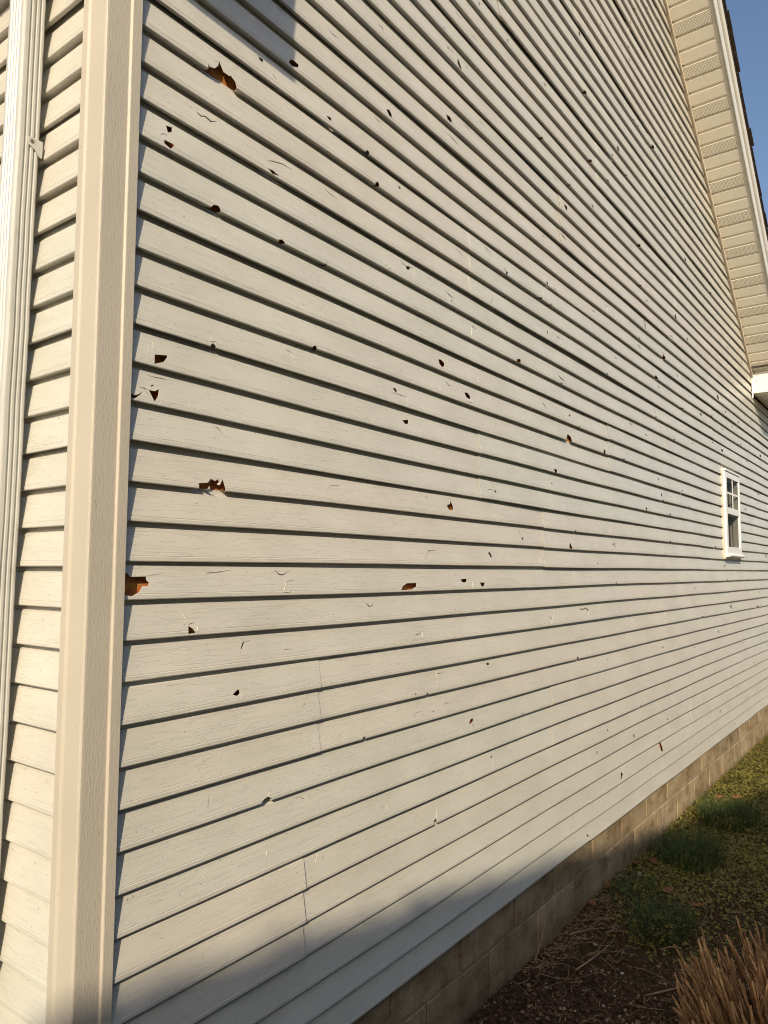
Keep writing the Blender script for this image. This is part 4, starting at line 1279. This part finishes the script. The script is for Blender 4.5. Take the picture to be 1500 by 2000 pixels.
# ---- window
window = empty('window')
window.parent = house
fr = MB()
wx0, wx1, wz0, wz1 = 64.15, 70.55, 1.45, 9.42
gx0, gx1 = 64.80, 70.10
FY = -0.25                              # frame stands proud of the siding
fr.box(wx0, gx0, FY, 0.9, wz0, wz1, P)
fr.box(gx1, wx1, FY, 0.9, wz0, wz1, P)
fr.box(gx0, gx1, FY, 0.9, 8.80, wz1, P)
fr.box(gx0, gx1, FY, 0.9, wz0, 2.20, P)
frame = fr.build('frame', M_WHITE, window, bevel=0.003)
mb = MB()
mb.box(gx0, gx1, -0.22, 0.5, 5.35, 5.98, P)
mb.build('meeting_rail', M_WHITE, window, bevel=0.003)
for a, b, y, c, d in ((gx0, gx0 + 0.18, -0.21, 5.98, 8.80), (gx1 - 0.18, gx1, -0.21, 5.98, 8.80), (gx0, gx0 + 0.18, -0.17, 2.2, 5.35), (gx1 - 0.18, gx1, -0.17, 2.2, 5.35)):
    st = MB()
    st.box(a, b, y, 0.4, c, d, P)
    st.build('sash_stile', M_WHITE, window, bevel=0.002)
mx = (gx0 + gx1) / 2
mb = MB()
mb.box(mx - 0.12, mx + 0.12, -0.20, -0.15, 5.98, 8.8, P)
mb.build('muntin', M_WHITE, window)
mb = MB()
mb.box(gx0 + .18, gx1 - .18, -0.195, -0.155, 7.28, 7.47, P)
mb.build('muntin', M_WHITE, window)
for a, b in ((gx0 + .18, mx - .12), (mx + .12, gx1 - .18)):
    for c, d in ((5.98, 7.28), (7.47, 8.8)):
        mb = MB()
        mb.box(a, b, -0.17, -0.14, c, d, P)
        mb.build('pane', M_GLASS, window)
mb = MB()
mb.box(gx0 + .18, gx1 - .18, -0.11, -0.08, 2.2, 5.35, P)
mb.build('pane', M_GLASS, window)
# sill, head flashing, side channels
mb = MB()
mb.prism([(-0.55, 1.30), (-0.55, 1.42), (FY + 0.02, 1.60), (0.3, 1.60), (0.3, 1.22), (-0.3, 1.22)], lambda y, z: P(wx0 - 0.02, y, z), lambda y, z: P(wx1 + 0.02, y, z))
mb.build('sill', M_WHITE, window, bevel=0.002)
mb = MB()
mb.box(63.93, 64.15, -0.05, 0.2, 1.06, 9.6, P)
mb.box(70.55, 70.8, -0.10, 0.2, 1.06, 9.6, P)
mb.box(64.15, 70.55, -0.10, 0.2, 1.06, 1.22, P)
mb.build('side_channel', M_JCH, window)
mb = MB()
mb.box(64.1, 70.6, -0.34, 0.2, 9.42, 9.60, P)
mb.build('head_flashing', M_WHITE, window)
# curtains: two folds of cloth per sash, parted over a dark gap below
def curtain(xa, xb, za, zb, yb, gap):
    V, F = [], []
    n_, m_ = 36, 8
    for j in range(m_ + 1):
        z = za + (zb - za) * j / m_
        for i in range(n_ + 1):
            t = i / n_
            x = xa + (xb - xa) * (t if gap == 0 else (t * (1 - 0.25 * (j / m_) ** 2) if gap < 0 else 1 - (1 - t) * (1 - 0.25 * (j / m_) ** 2)))
            V.append(P(x, yb + 0.10 * math.sin(i * 1.5) + 0.04 * math.sin(i * 3.7 + 1), z))
    for j in range(m_):
        for i in range(n_):
            a = j * (n_ + 1) + i
            F.append((a, a + 1, a + n_ + 2, a + n_ + 1))
    return V, F


for a, b, c, d, gp in ((64.8, 67.5, 2.0, 5.3, -1), (67.4, 70.2, 2.0, 5.3, 1), (64.8, 67.4, 5.6, 8.9, -1), (67.6, 70.2, 5.6, 8.9, 1)):
    obj('curtain', curtain(a, b, c, d, 0.75, gp), M_CURTAIN, window)
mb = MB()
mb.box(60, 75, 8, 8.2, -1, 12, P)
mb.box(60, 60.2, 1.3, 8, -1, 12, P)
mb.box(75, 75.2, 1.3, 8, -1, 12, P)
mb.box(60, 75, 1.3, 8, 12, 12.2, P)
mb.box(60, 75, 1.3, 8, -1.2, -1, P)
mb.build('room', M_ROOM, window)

# ---- downspout
def spout_section():
    # local u = outwards from the wall (-X), v = along the wall (+Y); in laps
    u0, u1, v0, v1 = 0.0, 0.60, 0.0, 0.90
    pts = []
    def groove(a, b, n_, dep, f):
        out = []
        for i in range(n_):
            c = a + (b - a) * (i + 0.5) / n_
            hw = (b - a) / n_ * 0.30
            out += [f(c - hw, 0), f(c - hw * 0.45, dep), f(c + hw * 0.45, dep), f(c + hw, 0)]
        return out
    pts.append((u0 + 0.05, v0))
    pts += groove(0.07, 0.46, 3, 0.035, lambda a, d: (a, v0 + d))
    for k in range(5):
        a = math.pi / 2 * k / 4
        pts.append((u1 - 0.09 + 0.09 * math.sin(a), v0 + 0.09 - 0.09 * math.cos(a)))
    pts += groove(0.14, 0.76, 4, 0.03, lambda a, d: (u1 - d, v0 + a))
    for k in range(5):
        a = math.pi / 2 * k / 4
        pts.append((u1 - 0.09 + 0.09 * math.cos(a), v1 - 0.09 + 0.09 * math.sin(a)))
    pts += [(u0 + 0.05, v1), (u0, v1 - 0.05), (u0, v0 + 0.05)]
    return pts


XB = -1.03
ynear = lambda z: 2.84 + (15.5 - z) * 0.0195
sec = spout_section()
mb = MB()
zs = [-9.2 + (19.4 + 9.2) * i / 28 for i in range(29)]
n = len(sec)
rsp = random.Random(5)
V = []
for z in zs:
    jx, jy = rsp.uniform(-.008, .008), rsp.uniform(-.008, .008)
    V += [P(XB - u + jx, ynear(z) + v + jy, z) for u, v in sec]
F = [(i * n + j, (i + 1) * n + j, (i + 1) * n + (j + 1) % n, i * n + (j + 1) % n) for i in range(28) for j in range(n)]
mb.add(V, F)
spout = mb.build('downspout', M_SPOUT, house)
# elbow at the foot, turned out from the wall
mb = MB()
V = []
for k, (dx, dz, tilt) in enumerate(((0, -9.15, 0), (-0.08, -9.8, 25), (-0.5, -10.5, 50), (-1.6, -11.3, 55), (-3.2, -12.4, 55))):
    c_, s_ = math.cos(R(tilt)), math.sin(R(tilt))
    V += [P(XB + dx - u * 1.03 * c_, ynear(-9) + v * 1.03 - 0.01, dz - u * s_ * 0.9) for u, v in sec]
F = [(i * n + j, (i + 1) * n + j, (i + 1) * n + (j + 1) % n, i * n + (j + 1) % n) for i in range(4) for j in range(n)]
mb.add(V, F)
mb.build('elbow', M_SPOUT, spout)
# strap with its screw tab on the near side
yn = ynear(11.3)
mb = MB()
tab = [(0.0, 10.86), (0.14, 11.02), (0.30, 11.10), (0.36, 11.22), (0.30, 11.34), (0.0, 11.33)]
mb.prism(tab, lambda u, z: P(XB - u, yn - 0.022, z), lambda u, z: P(XB - u, yn - 0.004, z))
mb.box(XB, XB + 0.08, yn - 0.02, yn - 0.006, 10.86, 11.33, P)
strap = mb.build('strap', M_SPOUT, spout, bevel=0.001)
b = MB()
c = P(XB - 0.21, yn - 0.026, 11.22)
b.tube([c, c + Vector((0, 0.003, 0))], 0.0052, 8)
b.build('screw', M_SCREW, strap)

# ------------------------------------------------------------------ unseen hedge behind the camera, placed and sized to shade the foot of the wall
def hedge():
    d = Vector((1, -0.2515, 0)).normalized()
    nrm = Vector((d.y, -d.x, 0))        # away from the house
    p0 = P(0, 0, -9.92) + SUN * 8.6
    H = p0.z
    base = Vector((p0.x, p0.y, 0))
    V, F = [], []
    nx, prof = 150, []
    for i in range(12):
        prof.append((0.0 - 0.02 * math.sin(i / 11 * 3.14), H * i / 11))
    for i in range(1, 9):
        prof.append((1.3 * i / 8, H))
    for i in range(1, 12):
        prof.append((1.3, H * (1 - i / 11)))
    m = len(prof)
    for i in range(nx + 1):
        s = -2.2 + 12.2 * i / nx
        for w, z in prof:
            q = base + d * s + nrm * w + Vector((0, 0, z))
            nn = noise.noise(q * 4.0) * 0.05 + noise.noise(q * 11) * 0.03
            q += nrm * (nn if w < 0.65 else -nn) * (1 if z < H - 0.01 else 0.4)
            if z > 0.1:
                q.z += noise.noise(q * 1.7) * 0.03 - 0.01
            V.append(q)
    F = [(i * m + j, (i + 1) * m + j, (i + 1) * m + j + 1, i * m + j + 1) for i in range(nx) for j in range(m - 1)]
    F += [tuple(range(m)), tuple(nx * m + j for j in range(m - 1, -1, -1))]
    # sprays of leaves over the faces
    rnd = random.Random(12)
    for _ in range(9000):
        s = rnd.uniform(-2.2, 10)
        w, z = prof[rnd.randrange(m)]
        z = rnd.uniform(0.05, H - 0.06) if w in (0.0, 1.3) or z < H else H - 0.02
        q = base + d * s + nrm * (w + rnd.uniform(-.03, .03)) + Vector((0, 0, z + rnd.uniform(-.04, .01)))
        a = Vector((rnd.gauss(0, 1), rnd.gauss(0, 1), rnd.gauss(0, .7))).normalized() * 0.05
        b = a.cross(Vector((rnd.gauss(0, 1), rnd.gauss(0, 1), rnd.gauss(0, 1)))).normalized() * 0.02
        k = len(V)
        V += [q - a, q + b, q + a, q - b]
        F.append((k, k + 1, k + 2, k + 3))
    M = Mat('hedge_leaves', 0.6, 0.3)
    M.base(M.ramp(M.noise(M.coord(), 14, 5, 0.7), [(0.3, (0.03, 0.045, 0.015)), (0.7, (0.09, 0.115, 0.04))]))
    h = obj('hedge', (V, F), M.m)
    tag(h, 'unseen tall clipped evergreen hedge, put opposite the gable wall to shade its foot', 'hedge')


hedge()

# ------------------------------------------------------------------ small growth and litter
def leaf_mat(name, c1, c2, rough=0.6, trans=0.25, sc=40):
    M = Mat(name, rough, 0.25)
    M.base(M.ramp(M.noise(M.coord(), sc, 3, 0.6), [(0.3, c1), (0.7, c2)]))
    if trans:
        M.b.inputs['Subsurface Weight'].default_value = 0.0
        t = M.new('ShaderNodeBsdfTranslucent')
        M.link(M.b.inputs['Base Color'].links[0].from_socket, t.inputs['Color'])
        x = M.new('ShaderNodeMixShader')
        x.inputs[0].default_value = trans
        M.link(M.b.outputs[0], x.inputs[1])
        M.link(t.outputs[0], x.inputs[2])
        M.link(x.outputs[0], M.n['Material Output'].inputs['Surface'])
    return M.m


M_MOSS = leaf_mat('groundcover_leaf', (0.085, 0.08, 0.018), (0.36, 0.31, 0.075), 0.6, 0.25, 130)
M_GRASS = leaf_mat('green_grass', (0.035, 0.055, 0.012), (0.15, 0.17, 0.05), 0.5, 0.3, 140)
M_TUFT = leaf_mat('tuft_grass', (0.018, 0.04, 0.010), (0.085, 0.13, 0.035), 0.5, 0.25, 160)
M_STRAW = leaf_mat('dry_straw', (0.20, 0.12, 0.06), (0.42, 0.29, 0.17), 0.7, 0.1, 35)
def reed_mat():
    M = Mat('cut_reed', 0.6, 0.25)
    c = M.ramp(M.noise(M.coord(), 55, 4, 0.65), [(0.3, (0.22, 0.10, 0.04)), (0.7, (0.48, 0.29, 0.13))])
    r = M.ramp(M.rand(), [(0, (0.55, 0.48, 0.42)), (0.5, (0.95, 0.92, 0.85)), (1, (1.45, 1.42, 1.35))])
    M.base(M.mix(1.0, c, r, 'MULTIPLY'))
    return M.m


M_STEM = reed_mat()
M_OAK = leaf_mat('fallen_leaf', (0.17, 0.075, 0.03), (0.33, 0.165, 0.07), 0.7, 0.2, 40)
M_BARK = leaf_mat('mulch', (0.035, 0.018, 0.010), (0.12, 0.065, 0.035), 0.9, 0.0, 90)
M_CHIP = leaf_mat('pale_stone', (0.34, 0.30, 0.24), (0.62, 0.58, 0.50), 0.85, 0.0, 60)
M_PEBBLE = leaf_mat('brown_pebble', (0.13, 0.09, 0.055), (0.34, 0.26, 0.17), 0.85, 0.0, 40)

rg = random.Random(21)


def cover_density(x, y):
    n1 = noise.noise(Vector((x * 1.1, y * 2.2, 0.4)))
    edge = (x - 2.35 + 0.9 * n1) / 0.9
    near = max(0.0, min(1.0, edge))
    patch = noise.noise(Vector((x * 3.5, y * 3.5, 5.0))) * 0.5 + 0.62
    return near * max(0.08, min(1.0, patch * 1.15))


def cover():
    V, F = [], []
    tries = 0
    while len(F) < 52000 and tries < 260000:
        tries += 1
        x = 1.6 + 6.6 * rg.random() ** 1.5
        y = -1.15 + 1.2 * rg.random()
        if rg.random() > cover_density(x, y):
            continue
        s = rg.uniform(0.004, 0.0125)
        h = rg.uniform(0.0, 0.022) + max(0, noise.noise(Vector((x * 6, y * 6, 2)))) * 0.02
        q = Vector((x, y, gz(x, y) + h))
        a = rg.uniform(0, 6.28)
        t = rg.uniform(-0.7, 0.7)
        u = Vector((math.cos(a), math.sin(a), t)).normalized() * s
        w = Vector((-math.sin(a), math.cos(a), rg.uniform(-.6, .6))).normalized() * s * rg.uniform(0.55, 0.9)
        k = len(V)
        V += [q - u, q - u * 0.2 + w, q + u, q - u * 0.2 - w]
        F.append((k, k + 1, k + 2, k + 3))
    o = obj('ground_cover', (V, F), M_MOSS, None, 'stuff')
    tag(o, 'low mossy clover ground cover spreading along the foundation', 'ground cover')


cover()


def thatch():
    """short dead and green grass threaded through the cover"""
    V, F = [], []
    for _ in range(9000):
        x = 1.5 + 6.2 * rg.random() ** 1.4
        y = -1.1 + 1.12 * rg.random()
        if rg.random() > 0.25 + 0.75 * cover_density(x, y):
            continue
        q = Vector((x, y, gz(x, y) + rg.uniform(0.0, 0.012)))
        a = rg.uniform(0, 6.28)
        ln = rg.uniform(0.015, 0.05)
        d = Vector((math.cos(a), math.sin(a), rg.uniform(0.05, 0.8))).normalized() * ln
        w = Vector((-math.sin(a), math.cos(a), 0)) * rg.uniform(0.0006, 0.0012)
        k = len(V)
        m = q + d * 0.55 + Vector((0, 0, ln * 0.12))
        V += [q - w, q + w, m + w * 0.8, m - w * 0.8, q + d]
        F += [(k, k + 1, k + 2, k + 3), (k + 3, k + 2, k + 4)]
    o = obj('thatch', (V, F), M_STRAW, None, 'stuff')
    tag(o, 'fine dead grass bits scattered through the ground cover', 'dead grass')


thatch()


def short_grass():
    V, F = [], []
    for _ in range(15000):
        x = 1.9 + 5.8 * rg.random() ** 1.3
        y = -1.1 + 1.12 * rg.random()
        d0 = cover_density(x, y)
        if rg.random() > d0 * (0.35 + max(0.0, noise.noise(Vector((x * 4, y * 5, 9)))) * 1.8):
            continue
        q = Vector((x, y, gz(x, y)))
        a = rg.uniform(0, 6.28)
        ln = rg.uniform(0.02, 0.055)
        d = Vector((math.cos(a) * rg.uniform(.1, .8), math.sin(a) * rg.uniform(.1, .8), 1)).normalized() * ln
        w = Vector((-math.sin(a), math.cos(a), 0)) * rg.uniform(0.0008, 0.0018)
        k = len(V)
        m = q + d * 0.6
        V += [q - w, q + w, m + w * 0.8, m - w * 0.8, q + d + Vector((math.cos(a), math.sin(a), -0.3)) * ln * 0.25]
        F += [(k, k + 1, k + 2, k + 3), (k + 3, k + 2, k + 4)]
    o = obj('short_grass', (V, F), M_GRASS, None, 'stuff')
    tag(o, 'short green grass blades growing through the ground cover', 'grass')


short_grass()


def mulch():
    V, F = [], []
    for _ in range(16000):
        x = 0.9 + 2.6 * rg.random()
        y = -1.2 + 1.23 * rg.random()
        if cover_density(x, y) > 0.55 and rg.random() < 0.8:
            continue
        q = Vector((x, y, gz(x, y) + rg.uniform(-0.002, 0.010)))
        a = rg.uniform(0, 6.28)
        ln = rg.uniform(0.004, 0.014)
        u = Vector((math.cos(a), math.sin(a), rg.uniform(-.5, .5))).normalized() * ln
        w = Vector((-math.sin(a), math.cos(a), rg.uniform(-.5, .5))).normalized() * ln * rg.uniform(.2, .6)
        n_ = u.cross(w).normalized() * ln * 0.25
        k = len(V)
        V += [q - u - w, q + u - w * .6, q + u * .8 + w, q - u * .9 + w, q + n_]
        F += [(k, k + 1, k + 4), (k + 1, k + 2, k + 4), (k + 2, k + 3, k + 4), (k + 3, k, k + 4)]
    o = obj('mulch', (V, F), M_BARK, None, 'stuff')
    tag(o, 'dark crumbled soil and mulch at the near foot of the foundation', 'mulch')


mulch()


def stone_shape(r, flat, rnd):
    V = []
    ph = (1 + 5 ** 0.5) / 2
    ico = [(-1, ph, 0), (1, ph, 0), (-1, -ph, 0), (1, -ph, 0), (0, -1, ph), (0, 1, ph), (0, -1, -ph), (0, 1, -ph), (ph, 0, -1), (ph, 0, 1), (-ph, 0, -1), (-ph, 0, 1)]
    fc = [(0, 11, 5), (0, 5, 1), (0, 1, 7), (0, 7, 10), (0, 10, 11), (1, 5, 9), (5, 11, 4), (11, 10, 2), (10, 7, 6), (7, 1, 8), (3, 9, 4), (3, 4, 2), (3, 2, 6), (3, 6, 8), (3, 8, 9), (4, 9, 5), (2, 4, 11), (6, 2, 10), (8, 6, 7), (9, 8, 1)]
    el = rnd.uniform(0.6, 1.0)
    for p in ico:
        v = Vector(p).normalized() * r * rnd.uniform(0.75, 1.15)
        V.append(Vector((v.x, v.y * el, v.z * flat)))
    return V, fc


def gravel(name, label, n, mat, region, rmin, rmax, flat):
    b = MB()
    for _ in range(n):
        x, y = rg.uniform(region[0], region[1]), rg.uniform(region[2], region[3])
        if cover_density(x, y) > 0.6 and rg.random() < 0.6:
            continue
        r = rmin + (rmax - rmin) * rg.random() ** 2.5
        v, f = stone_shape(r, flat, rg)
        a = rg.uniform(0, 6.28)
        rot = Matrix.Rotation(a, 3, 'Z') @ Matrix.Rotation(rg.uniform(-.5, .5), 3, 'X')
        z = gz(x, y) + r * flat * 0.35
        b.add([rot @ p + Vector((x, y, z)) for p in v], f)
    o = b.build(name, mat, None, 'stuff')
    tag(o, label, 'gravel')


gravel('pebbles', 'brown and tan pebbles washed against the near foundation', 900, M_PEBBLE, (1.2, 2.3, -0.75, 0.02), 0.003, 0.011, 0.6)
gravel('stone_chips', 'small pale chips strewn over the dark soil', 200, M_CHIP, (1.3, 3.1, -0.8, 0.02), 0.0025, 0.0065, 0.45)

# a few pale chips large enough to pick out
for i, (x, y, r, lb) in enumerate(((3.03, -0.06, 0.021, 'pale crumpled chip lying in the green growth by the foundation'),
                                   (2.22, -0.13, 0.012, 'small pale stone beside the long straw near the foundation'),
                                   (2.06, -0.30, 0.011, 'pale square chip on the dark soil left of the cut reeds'),
                                   (2.72, -0.20, 0.013, 'slim white chip between the two nearer grass tufts'))):
    v, f = stone_shape(r, 0.5, rg)
    o = obj('stone_chip', ([p for p in v], f), M_CHIP)
    o.location = (x, y, gz(x, y) + r * 0.3)
    o.rotation_euler = (0.2, 0.1, i * 1.3)
    tag(o, lb, 'stone', 'larger pale chips')


# grass tufts
def tuft(x, y, n, h, spread, label, seed):
    rnd = random.Random(seed)
    V, F = [], []
    for _ in range(n):
        a, r = rnd.uniform(0, 6.28), spread * math.sqrt(rnd.random())
        bx, by = math.cos(a) * r * 1.25, math.sin(a) * r * 0.8
        ln = h * rnd.uniform(0.5, 1.2)
        la = a + rnd.gauss(0, 0.9)
        lean = rnd.uniform(0.15, 0.95)
        w = rnd.uniform(0.0014, 0.0030)
        side = Vector((-math.sin(la), math.cos(la), 0)) * w
        k = len(V)
        for j in range(4):
            t = j / 3
            q = Vector((bx + math.cos(la) * lean * ln * t ** 1.6, by + math.sin(la) * lean * ln * t ** 1.6, gz(x + bx, y + by) + ln * (t - 0.42 * lean * t * t) - 0.004))
            tw = 1 - 0.8 * t
            V += [q - side * tw, q + side * tw]
        F += [(k + 2 * j, k + 2 * j + 1, k + 2 * j + 3, k + 2 * j + 2) for j in range(3)]
    o = obj('grass_tuft', (V, F), M_TUFT)
    o.location = (x, y, 0)
    tag(o, label, 'grass tuft', 'green grass tufts')


tuft(3.42, -0.20, 520, 0.16, 0.19, 'long dark green grass tuft in the middle, beside the white chip', 1)
tuft(4.20, -0.24, 560, 0.14, 0.21, 'farthest dark green tuft at the edge of the sunlit moss', 2)
tuft(2.50, -0.32, 420, 0.11, 0.16, 'dense green tuft just behind the cut reed stubble', 3)
tuft(2.78, -0.12, 260, 0.075, 0.14, 'low green tuft close to the foundation blocks', 4)


# fallen leaves
def leaf(x, y, ln, wd, rz, curl, label, seed):
    rnd = random.Random(seed)
    V, F = [], []
    n_ = 9
    for i in range(n_ + 1):
        t = i / n_
        w = wd * math.sin(math.pi * min(1, t * 0.93 + 0.04)) ** 0.7 * (1 + 0.35 * math.sin(t * 17 + seed))
        z = curl * (t - 0.5) ** 2 * 4 + rnd.uniform(-.002, .002)
        V += [(ln * (t - 0.5), w, z + abs(w) * 0.45), (ln * (t - 0.5), 0, z), (ln * (t - 0.5), -w, z + abs(w) * 0.3)]
    for i in range(n_):
        a = i * 3
        F += [(a, a + 1, a + 4, a + 3), (a + 1, a + 2, a + 5, a + 4)]
    o = obj('fallen_leaf', (V, F), M_OAK)
    o.location = (x, y, gz(x, y) + 0.022)
    o.rotation_euler = (rnd.uniform(-.3, .3), rnd.uniform(-.25, .25), rz)
    m = o.modifiers.new('thick', 'SOLIDIFY')
    m.thickness = 0.0006
    tag(o, label, 'leaf', 'fallen brown leaves')


leaf(4.66, -0.19, 0.085, 0.022, -0.6, 0.010, 'brown leaf on sunlit moss, the one farther from the foundation', 1)
leaf(4.60, -0.09, 0.080, 0.020, -0.5, 0.008, 'brown leaf on sunlit moss, the one nearer the foundation', 2)
leaf(2.88, -0.24, 0.075, 0.018, -0.4, 0.010, 'long orange brown leaf in front of the middle grass tuft', 3)
leaf(2.80, -0.40, 0.060, 0.016, -1.3, 0.010, 'ragged brown leaf just above the reed tips', 4)
leaf(3.20, -0.075, 0.060, 0.022, 0.5, 0.012, 'curled brown leaf left of the middle grass tuft', 5)
leaf(3.13, -0.01, 0.050, 0.014, 1.2, 0.012, 'small dark red leaf against the foundation blocks', 6)
leaf(2.74, 0.005, 0.055, 0.016, 0.2, 0.010, 'brown leaf lying at the foot of the blocks by the low tuft', 7)
leaf(2.50, -0.02, 0.060, 0.015, 0.9, 0.012, 'dark brown leaf on the straw litter by the foundation', 8)


# dry stalks one can pick out, then the loose straw
def stalk(p, q, r, label, bow=0.01):
    b = MB()
    p, q = Vector(p), Vector(q)
    pts = []
    for i in range(7):
        t = i / 6
        v = p.lerp(q, t)
        v.z += gz(v.x, v.y) + 0.014 + bow * math.sin(math.pi * t)
        v += (q - p).cross(Vector((0, 0, 1))) * 0.06 * math.sin(math.pi * t)
        pts.append(v)
    b.tube(pts, [r * (1.1 - 0.4 * i / 6) for i in range(7)], 6)
    o = b.build('dry_stalk', M_STRAW, smooth=True)
    tag(o, label, 'stalk', 'dry stalks on the soil')


stalk((1.955, -0.155, 0), (2.235, -0.205, 0.02), 0.0032, 'long pale stalk lying slantwise on the soil midway to the reeds')
stalk((2.20, -0.025, 0), (2.33, -0.115, 0.01), 0.0028, 'short pale stalk among the straw by the foundation')
stalk((1.895, -0.41, 0), (2.075, -0.54, 0.01), 0.0036, 'thick pale stalk lying beside the cut reed stubble')
stalk((1.90, -0.005, 0), (2.06, 0.01, 0.16), 0.0024, 'thin stalk leaning up against the foundation block', 0.0)
stalk((2.315, -0.37, 0), (2.36, -0.44, 0.01), 0.0026, 'short stalk tip poking out behind the reeds')


def straw():
    b = MB()
    for _ in range(300):
        if rg.random() < 0.6:
            x, y = rg.uniform(1.85, 2.65), 0.02 - abs(rg.gauss(0, 0.11))
        else:
            x, y = rg.uniform(1.6, 3.4), rg.uniform(-0.75, 0.0)
        a = rg.gauss(0.1, 0.7) if rg.random() < 0.7 else rg.uniform(0, 6.28)
        ln = rg.uniform(0.03, 0.16)
        bend = rg.gauss(0, 0.35)
        pts = []
        for i in range(6):
            t = i / 5 - 0.5
            aa = a + bend * t
            qx, qy = x + math.cos(aa) * ln * t, y + math.sin(aa) * ln * t
            qy = min(qy, 0.022)
            pts.append((qx, qy, gz(qx, qy) + 0.010 + 0.014 * rg.random() * (0.3 + abs(t))))
        b.tube(pts, rg.uniform(0.0006, 0.0014), 4, False)
    o = b.build('straw', M_STRAW, None, 'stuff')
    tag(o, 'loose dry straw heaped along the foot of the foundation', 'straw')


straw()

# ------------------------------------------------------------------ cut back clump of ornamental reed
CX, CY = 1.86, -1.02
clump = empty('reed_clump', (CX, CY, gz(CX, CY)))
tag(clump, 'tan ornamental grass clump cut back to stiff stubble', 'plant')
stems = []
rs = random.Random(77)
for k in range(14):                     # a stem: a ragged tube of two or three sheaths with a splayed cut top
    b = MB()
    h = 1.0
    pts, rad = [], []
    bx, by = rs.uniform(-.03, .03), rs.uniform(-.03, .03)
    for i in range(7):
        t = i / 6
        pts.append((bx * math.sin(t * 3), by * math.sin(t * 2.5), h * t))
        rad.append((0.0040 - 0.0009 * t) * (1.18 if i in (2, 4) else 1.0))
    b.tube(pts, rad, 6)
    for q in range(rs.randint(1, 3)):   # loose sheaths alongside
        a = rs.uniform(0, 6.28)
        t0, t1 = rs.uniform(0.0, 0.45), rs.uniform(0.7, 1.0)
        pp, ww = [], []
        for i in range(5):
            t = t0 + (t1 - t0) * i / 4
            off_ = 0.004 + 0.010 * (i / 4) ** 2 * rs.uniform(0.2, 1.4)
            pp.append((math.cos(a) * off_ + bx * math.sin(t * 3), math.sin(a) * off_ + by * math.sin(t * 2.5), h * t))
            ww.append(0.0022 - 0.0012 * i / 4)
        b.tube(pp, ww, 4)
    me = mesh('stem', b.v, b.f)
    me.materials.append(M_STEM)
    for p in me.polygons:
        p.use_smooth = True
    stems.append(me)
for i in range(290):
    a = rs.uniform(0, 2 * math.pi) if i < 90 else rs.uniform(0.15, 2.6)
    r = 0.37 * math.sqrt(rs.random())
    x, y = math.cos(a) * r, math.sin(a) * r
    o = obj('stem', stems[i % 14], None, clump)
    hh = rs.uniform(0.20, 0.34) if r < 0.32 else rs.uniform(0.14, 0.30)
    sp_ = 0.09 if rs.random() < 0.85 else 0.45   # some stems are knocked over
    lean = Vector((x * 0.62 - 0.14 + rs.gauss(0, sp_), y * 0.62 + 0.18 + rs.gauss(0, sp_), 1)).normalized()
    o.location = (x, y, -0.01)
    o.rotation_euler = lean.to_track_quat('Z', 'Y').to_euler()
    o.scale = (rs.uniform(0.55, 1.35),) * 2 + (hh,)
# frayed leaf ribbons between the stems
V, F = [], []
for _ in range(420):
    a = rs.uniform(0, 6.28)
    r = 0.39 * math.sqrt(rs.random())
    q = Vector((math.cos(a) * r, math.sin(a) * r, rs.uniform(0.0, 0.16)))
    d = Vector((math.cos(a) * 0.5 + rs.gauss(0, .5), math.sin(a) * 0.5 + rs.gauss(0, .5), rs.uniform(0.1, 1.0))).normalized()
    ln = rs.uniform(0.05, 0.20)
    droop = rs.uniform(0.2, 1.2)
    side = d.cross(Vector((0, 0, 1))).normalized() * rs.uniform(0.0010, 0.0026)
    k = len(V)
    for i in range(6):
        t = i / 5
        p = q + d * ln * t + Vector((0, 0, -droop * ln * t * t * 0.6))
        tw = 1 - 0.7 * t
        V += [p - side * tw, p + side * tw]
    F += [(k + 2 * j, k + 2 * j + 1, k + 2 * j + 3, k + 2 * j + 2) for j in range(5)]
obj('frayed_blades', (V, F), M_STRAW, clump, 'stuff')
